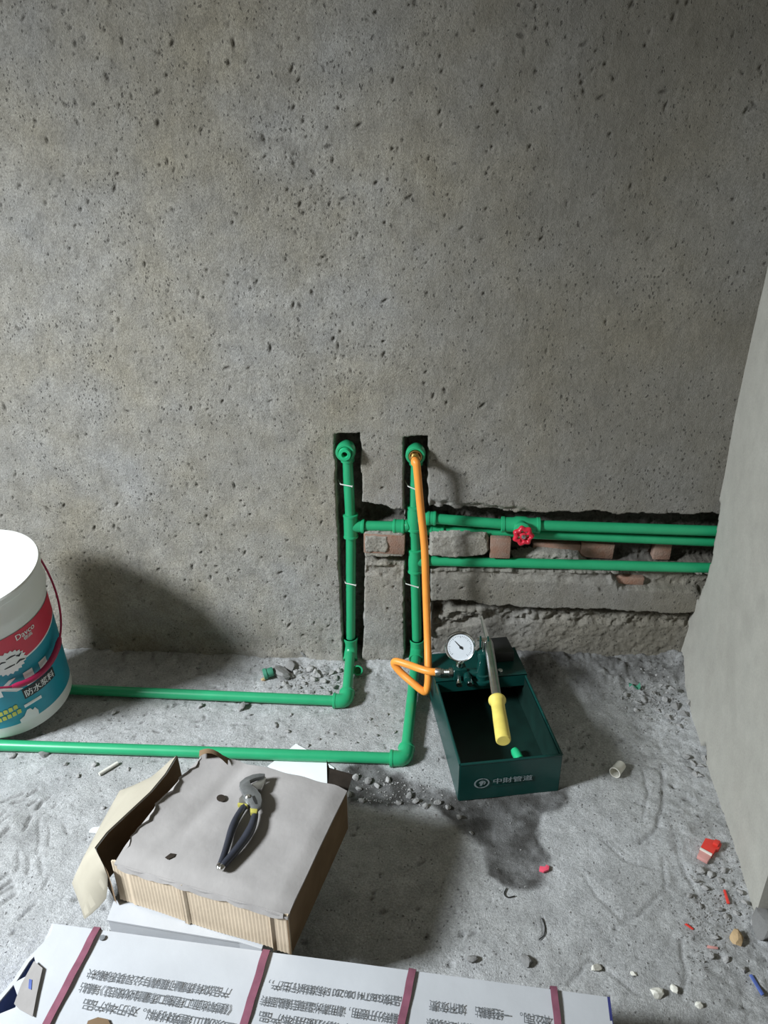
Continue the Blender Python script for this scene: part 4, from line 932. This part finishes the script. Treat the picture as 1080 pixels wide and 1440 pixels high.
# ================================================================== SMALL THINGS ON THE FLOOR
def onfloor(px, py, lift=0.0): p = F(px, py); z = floor_z(p.x, p.y); p = F(px, py, z); return Vector((p.x, p.y, z+lift))
def rock_mesh(seed, flat=0.7):
    rng = random.Random(seed); bm = bmesh.new(); bmesh.ops.create_icosphere(bm, subdivisions=2, radius=1.0)
    ks = [Vector((rng.uniform(-1, 1), rng.uniform(-1, 1), rng.uniform(-1, 1))).normalized() for _ in range(7)]; cs = [rng.uniform(0.35, 0.75) for _ in ks]
    for v in bm.verts:
        for k_, c_ in zip(ks, cs):
            e_ = v.co.dot(k_)-c_
            if e_ > 0: v.co -= k_*e_*0.9
        v.co *= 1+rng.uniform(-0.12, 0.12); v.co.z *= flat
    me = bpy.data.meshes.new('mortar_crumb'); bm.to_mesh(me); bm.free(); me.materials.append(M['stone']); return me
ROCKS = [rock_mesh(i) for i in range(7)]
random.seed(21)
small = MB()
OWN = {(950, 995): ('largest rubble crumb in the right corner below the level pipes', None), (962, 1005): ('second rubble crumb of the right corner, in front of the largest one', None),
       (518, 1100): ('damp grey crumb just in front of the front pipe elbow', None), (575, 1120): ('damp grey crumb halfway between the brown box and the pump tray', None),
       (63, 1063): ('grey mortar crumb in front of the front pipe, below the bucket', None)}
ORD = ['first', 'second', 'third', 'fourth', 'fifth', 'sixth', 'seventh', 'eighth']
def crumb(px, py, wpx, label, group, m=None, name='mortar_crumb', sx=1.0):
    label, group = OWN.get((px, py), (label, group))
    p = onfloor(px, py); sc = 1.3*wpx/2*(p-Vector((0, -CAM_D, CAM_H))).length/FPX
    me = ROCKS[random.randrange(7)]
    if wpx < 10 and p.y > -0.025: return None
    if wpx < 10 and m is None:                     # too small to pick apart: goes into the grit
        Rm = Euler((random.uniform(-0.3, 0.3), random.uniform(-0.3, 0.3), random.uniform(0, 6.28))).to_matrix()
        small.add([Rm @ Vector((v.co.x*sc, v.co.y*sc*0.85, v.co.z*sc*0.8))+p+Vector((0, 0, sc*0.36)) for v in me.vertices], [tuple(f.vertices) for f in me.polygons]); return None
    if m: me = me.copy(); me.materials.clear(); me.materials.append(m)
    o = bpy.data.objects.new(name, me); C.objects.link(o); o.scale = (sc*sx, sc*0.85, sc*0.8)
    o.rotation_euler = (random.uniform(-0.3, 0.3), random.uniform(-0.3, 0.3), random.uniform(0, 6.28)); o.location = p+Vector((0, 0, sc*0.36))
    return tag(o, label, 'rubble', group)
crumb(396, 951, 26, 'largest pale mortar lump behind the rear floor pipe', None, name='mortar_lump')
crumb(409, 939, 15, 'pale mortar lump just behind the largest lump at the wall foot', None, name='mortar_lump')
crumb(427, 919, 20, 'grey mortar lump resting against the wall foot left of the left riser', None, name='mortar_lump')
crumb(371, 956, 8, 'small pinkish crumb beside the dusty green cap', None, m=M['tan'])
crumb(340, 997, 13, 'grey mortar crumb just in front of the rear floor pipe', None, name='mortar_lump')
for (x, y, s) in ((418, 947, 9), (436, 942, 8), (447, 951, 8), (455, 960, 9), (440, 957, 7), (466, 948, 7), (461, 936, 8), (472, 955, 8), (452, 925, 7), (445, 905, 6), (405, 967, 6), (428, 962, 6), (470, 967, 7), (433, 930, 6), (462, 975, 6), (410, 952, 7), (424, 955, 6), (443, 946, 7), (458, 949, 6), (449, 968, 6), (477, 944, 7), (468, 928, 6), (420, 968, 5), (484, 962, 5), (438, 974, 5), (456, 914, 6), (478, 930, 5), (400, 962, 6), (392, 967, 5)):
    crumb(x, y, min(s*1.25, 9.6), 'small grey mortar crumb scattered at the wall foot near the left riser', 'mortar crumbs at the foot of the left riser')
for (x, y, s) in ((388, 1020, 7), (404, 1029, 7), (305, 985, 6), (352, 1006, 5), (448, 1040, 5), (470, 1033, 5), (433, 1049, 5), (500, 1045, 5), (520, 1012, 5), (545, 1005, 5), (530, 1035, 5), (410, 1005, 5), (555, 1030, 5)):
    crumb(x, y, s, 'tiny grey crumb lying between the two floor pipes', 'crumbs between the floor pipes')
for (x, y, s) in ((18, 1064, 9), (63, 1063, 12), (92, 1076, 6), (110, 1092, 6), (133, 1076, 7), (60, 1032, 7), (160, 1004, 8), (282, 994, 8), (181, 1082, 5), (196, 1108, 6), (145, 1137, 5)):
    crumb(x, y, s, 'small grey crumb on the floor left of the cardboard box, by the front floor pipe', 'crumbs on the left floor')
for (x, y, s, l) in ((664, 1349, 12, 'small pale stone at the edge of the box shadow, leftmost of the front stones'), (741, 1354, 15, 'pale stone in front, second from the left of the front stones'), (838, 1363, 12, 'white chip on the front floor above the carton end'), (922, 1398, 14, 'white chip on the floor just right of the carton end'), (948, 1392, 9, 'grey chip beside the white chip right of the carton end'), (983, 1415, 8, 'small white chip at the lower right of the floor'), (891, 1370, 7, 'tiny pale stone between two white chips on the front floor')):
    crumb(x, y, s, l, None, name='stone_chip', m=M['offwhite'] if 'white' in l else None)
for (x, y, s) in ((905, 985, 9), (918, 975, 8), (935, 985, 8), (950, 995, 11), (962, 1005, 10), (940, 1010, 9), (955, 1022, 8), (925, 1000, 7), (895, 1000, 7), (968, 990, 8), (880, 978, 7), (912, 1012, 6), (945, 970, 8), (898, 990, 8), (930, 965, 7), (965, 1065, 9), (975, 1075, 9), (985, 1078, 8), (978, 1090, 8), (990, 1068, 8), (968, 1082, 7), (985, 1092, 7)):
    crumb(x, y, s, 'grey rubble crumb in the corner below the level pipes', 'rubble in the right corner')
for (x, y, s) in ((985, 1225, 9), (1000, 1232, 9), (1012, 1240, 8), (992, 1250, 8), (1040, 1255, 9), (1046, 1270, 8), (1010, 1280, 8), (1022, 1290, 8), (985, 1275, 7), (970, 1262, 8), (1005, 1320, 8), (1060, 1300, 9), (1020, 1350, 8), (1000, 1345, 7), (1045, 1365, 8), (1064, 1290, 9), (978, 1240, 8), (1035, 1285, 7), (1018, 1225, 8)):
    crumb(x, y, s, 'grey rubble crumb on the floor along the right wall', 'rubble along the right wall')
crumb(1078, 1312, 40, 'big grey broken lump beside the end of the right wall', None, name='mortar_lump')
crumb(1033, 1321, 17, 'tan stone on the floor near the end of the right wall', None, m=M['tan'], name='stone_chip')
for (x, y, s) in ((490, 1118, 9), (505, 1110, 8), (518, 1100, 10), (530, 1106, 8), (545, 1098, 8), (575, 1120, 10), (585, 1128, 9), (598, 1135, 8), (576, 1112, 7), (560, 1130, 8), (615, 1130, 9), (630, 1136, 8), (508, 1128, 8), (645, 1150, 7), (500, 1095, 9), (662, 1172, 7)):
    crumb(x, y, s, 'damp grey crumb on the dark floor between the brown box and the pump', 'damp crumbs by the box')
# fine grit nobody could count
rng = random.Random(77); grit = small
def grit_at(px, py, s):
    p = onfloor(px, py)
    if p.y > -0.022 or p.x > 0.585: return
    a = [Vector((rng.uniform(-1, 1), rng.uniform(-1, 1), rng.uniform(-0.2, 1))).normalized()*s*rng.uniform(0.6, 1.2) for _ in range(5)]
    grit.add([p+v for v in a], [(0, 1, 2), (0, 2, 3), (0, 3, 1), (1, 3, 2), (1, 2, 4), (2, 3, 4), (3, 1, 4)])
for _ in range(900):
    x = rng.uniform(-0.98, 0.58); y = rng.uniform(-0.9, -0.02)
    z = floor_z(x, y); s = rng.uniform(0.0008, 0.0026); p = Vector((x, y, z))
    a = [Vector((rng.uniform(-1, 1), rng.uniform(-1, 1), rng.uniform(-0.2, 1))).normalized()*s*rng.uniform(0.6, 1.2) for _ in range(5)]
    grit.add([p+v for v in a], [(0, 1, 2), (0, 2, 3), (0, 3, 1), (1, 3, 2), (1, 2, 4), (2, 3, 4), (3, 1, 4)])
for _ in range(500): grit_at(rng.gauss(450, 35), rng.gauss(952, 16), rng.uniform(0.0012, 0.004))
for _ in range(500): grit_at(rng.gauss(930, 32), rng.gauss(990, 26), rng.uniform(0.0012, 0.004))
for _ in range(450): grit_at(rng.gauss(1005, 26), rng.gauss(1275, 55), rng.uniform(0.0012, 0.0035))
for _ in range(350): grit_at(rng.gauss(560, 50), rng.gauss(1115, 14), rng.uniform(0.0012, 0.0035))
gr = grit.build('grit', M['stone'], smooth=False); tag(gr, 'fine grey cement grit strewn over the floor', 'grit', kind='stuff')

# green caps
p = onfloor(503, 948)
t = MB().lathe([(0.0115, -0.012), (0.0135, -0.011), (0.0135, 0.010), (0.0125, 0.012), (0.0095, 0.012), (0.0088, 0.009), (0.0088, -0.006), (0.0001, -0.006)], p+Vector((0, 0, 0.012)), (0.15, -0.8, 0.6), 22)
tag(t.build('green_ring', M['ppr2']), 'hollow green plastic ring lying right of the left riser foot', 'ring')
p = onfloor(378, 953)
t = MB().lathe([(0.0125, -0.013), (0.0140, -0.012), (0.0140, -0.004), (0.0118, -0.003), (0.0118, 0.010), (0.0105, 0.013), (0.0001, 0.013)], p+Vector((0, 0, 0.0155)), (0.9, 0.35, 0.15), 20)
tag(t.build('green_stopper', M['dull_green']), 'dusty dark green stopper among the mortar lumps behind the rear pipe', 'stopper')
# dark green torn scrap in the right corner
p = onfloor(892, 967)
rows = [[p+Vector((0.028*(i/4-0.5), 0.012*(j/2-0.5)+0.004*math.sin(i*1.7), 0.006+0.005*math.sin(i*1.4+j))) for j in range(3)] for i in range(5)]
tag(MB().sheet(rows, 0.001).build('plastic_scrap', M['dull_green']), 'crumpled dark green plastic scrap in the rubble of the right corner', 'scrap')
# white plastic cup end
p = onfloor(868, 1087)
t = MB().lathe([(0.0092, -0.016), (0.0108, -0.0155), (0.0112, 0.0), (0.0118, 0.013), (0.0125, 0.014), (0.0125, 0.016), (0.0105, 0.016), (0.0100, -0.012), (0.0001, -0.012)], p+Vector((0, 0, 0.012)), (-0.55, -0.75, 0.05), 20)
tag(t.build('plastic_sleeve', M['offwhite']), 'short off-white plastic sleeve lying right of the pump', 'sleeve')
# red pipe clip
p = onfloor(994, 1198); cl = empty('red_clip', p, 'broken red plastic clip lying beside the right wall', 'clip')
ax = Vector((0.60, 0.80, 0)).normalized(); ay = Vector((-ax.y, ax.x, 0)); P = lambda a, b, z=0.0: p+ax*a+ay*b+Vector((0, 0, z+0.002))
mb = MB().prism([P(-0.012, -0.013), P(0.006, -0.013), P(0.010, -0.017), P(0.026, -0.017), P(0.030, -0.010), P(0.024, 0.002), P(0.020, 0.012), P(-0.012, 0.011), P(-0.008, 0.002)], (0, 0, 0.010))
mb.prism([P(0.012, -0.014, 0.010), P(0.026, -0.014, 0.010), P(0.024, -0.004, 0.010), P(0.012, -0.004, 0.010)], (0, 0, 0.006))
mb.build('clip_body', M['red'], cl, cl, bevel=0.0012)
MB().prism([P(-0.030, -0.011), P(-0.012, -0.012), P(-0.012, 0.010), P(-0.030, 0.009)], (0, 0, 0.008)).build('clip_base', M['palepink'], cl, cl, bevel=0.001)
MB().prism([P(-0.0135, -0.012, 0.008), P(-0.0105, -0.012, 0.008), P(-0.0105, 0.011, 0.008), P(-0.0135, 0.011, 0.008)], (0, 0, 0.004)).build('clip_rib', M['offwhite'], cl, cl)
# other scraps
def scrap(px, py, poly, m, label, name='plastic_scrap', cat='scrap', th=0.003, lift=0.001):
    p = onfloor(px, py, lift); n = len(poly)
    zmax = max(floor_z(p.x+x, p.y+y) for x, y in poly); p.z = zmax+0.0006
    return tag(MB().prism([p+Vector((x, y, 0.0)) for x, y in poly], (0, 0, th)).build(name, m, bevel=0.0006), label, cat)
scrap(765, 1223, [(-0.010, -0.006), (-0.002, -0.009), (0.008, -0.004), (0.010, 0.004), (0.004, 0.007), (0.002, 0.002), (-0.008, 0.003)], M['pink'], 'bright pink plastic scrap on the damp patch in front of the pump', th=0.005)
scrap(1021, 1262, [(-0.003, -0.014), (0.002, -0.014), (0.003, 0.014), (-0.001, 0.014)], M['red'], 'thin red plastic sliver on the rubble by the right wall', th=0.003)
scrap(969, 1304, [(-0.007, 0.004), (-0.003, 0.006), (0.007, -0.004), (0.004, -0.006)], M['red'], 'small red sliver on the floor left of the tan stone', th=0.002)
scrap(1002, 1333, [(-0.010, -0.002), (0.008, -0.003), (0.009, 0.001), (-0.008, 0.003)], M['palepink'], 'dull pink sliver in front of the tan stone', th=0.002)
scrap(1063, 1387, [(-0.006, 0.016), (-0.001, 0.017), (0.007, -0.015), (0.002, -0.017)], M['blue'], 'blue plastic strip lying at the lower right of the floor', th=0.003)
p = onfloor(153, 1083); q2 = onfloor(166, 1075); q1 = onfloor(140, 1091); zz = max(p.z, q1.z, q2.z)+0.0045
tag(MB().tube([Vector((q1.x, q1.y, zz)), Vector((q2.x, q2.y, zz))], 0.0040, 12).build('white_stick', M['offwhite']), 'short white stick on the floor in front of the front pipe, left of the box', 'stick')
scrap(136, 1168, [(-0.014, -0.006), (0.012, -0.008), (0.016, 0.004), (0.002, 0.009), (-0.012, 0.005)], M['paper'], 'torn white paper scrap against the left flap of the brown box', name='paper_scrap', th=0.001)
# white sheet under the front pipe
zs_sheet = [(416, 1046), (440, 1059), (470, 1080), (470, 1112), (420, 1100), (376, 1078), (404, 1056)]
pts = [F(x, y, 0.0) for x, y in zs_sheet]; zz = max(floor_z(v.x, v.y) for v in pts)
tag(MB().prism([F(x, y, zz+0.0005) for x, y in zs_sheet], (0, 0, 0.0008)).build('paper_sheet', M['paper'], smooth=False), 'white paper sheet pinned under the front floor pipe behind the box', 'paper')
# bits of wire
for (pts, lab) in ((((712, 1250), (709, 1258), (714, 1263), (724, 1261)), 'thin dark curl of wire at the edge of the damp patch'), (((762, 1292), (766, 1304), (765, 1316), (758, 1322)), 'thin dark curl of wire on the floor below the pink scrap')):
    t = MB().tube(smooth_path([onfloor(x, y, 0.002) for x, y in pts], 6), 0.0010, 8); tag(t.build('wire_curl', M['black']), lab, 'wire')
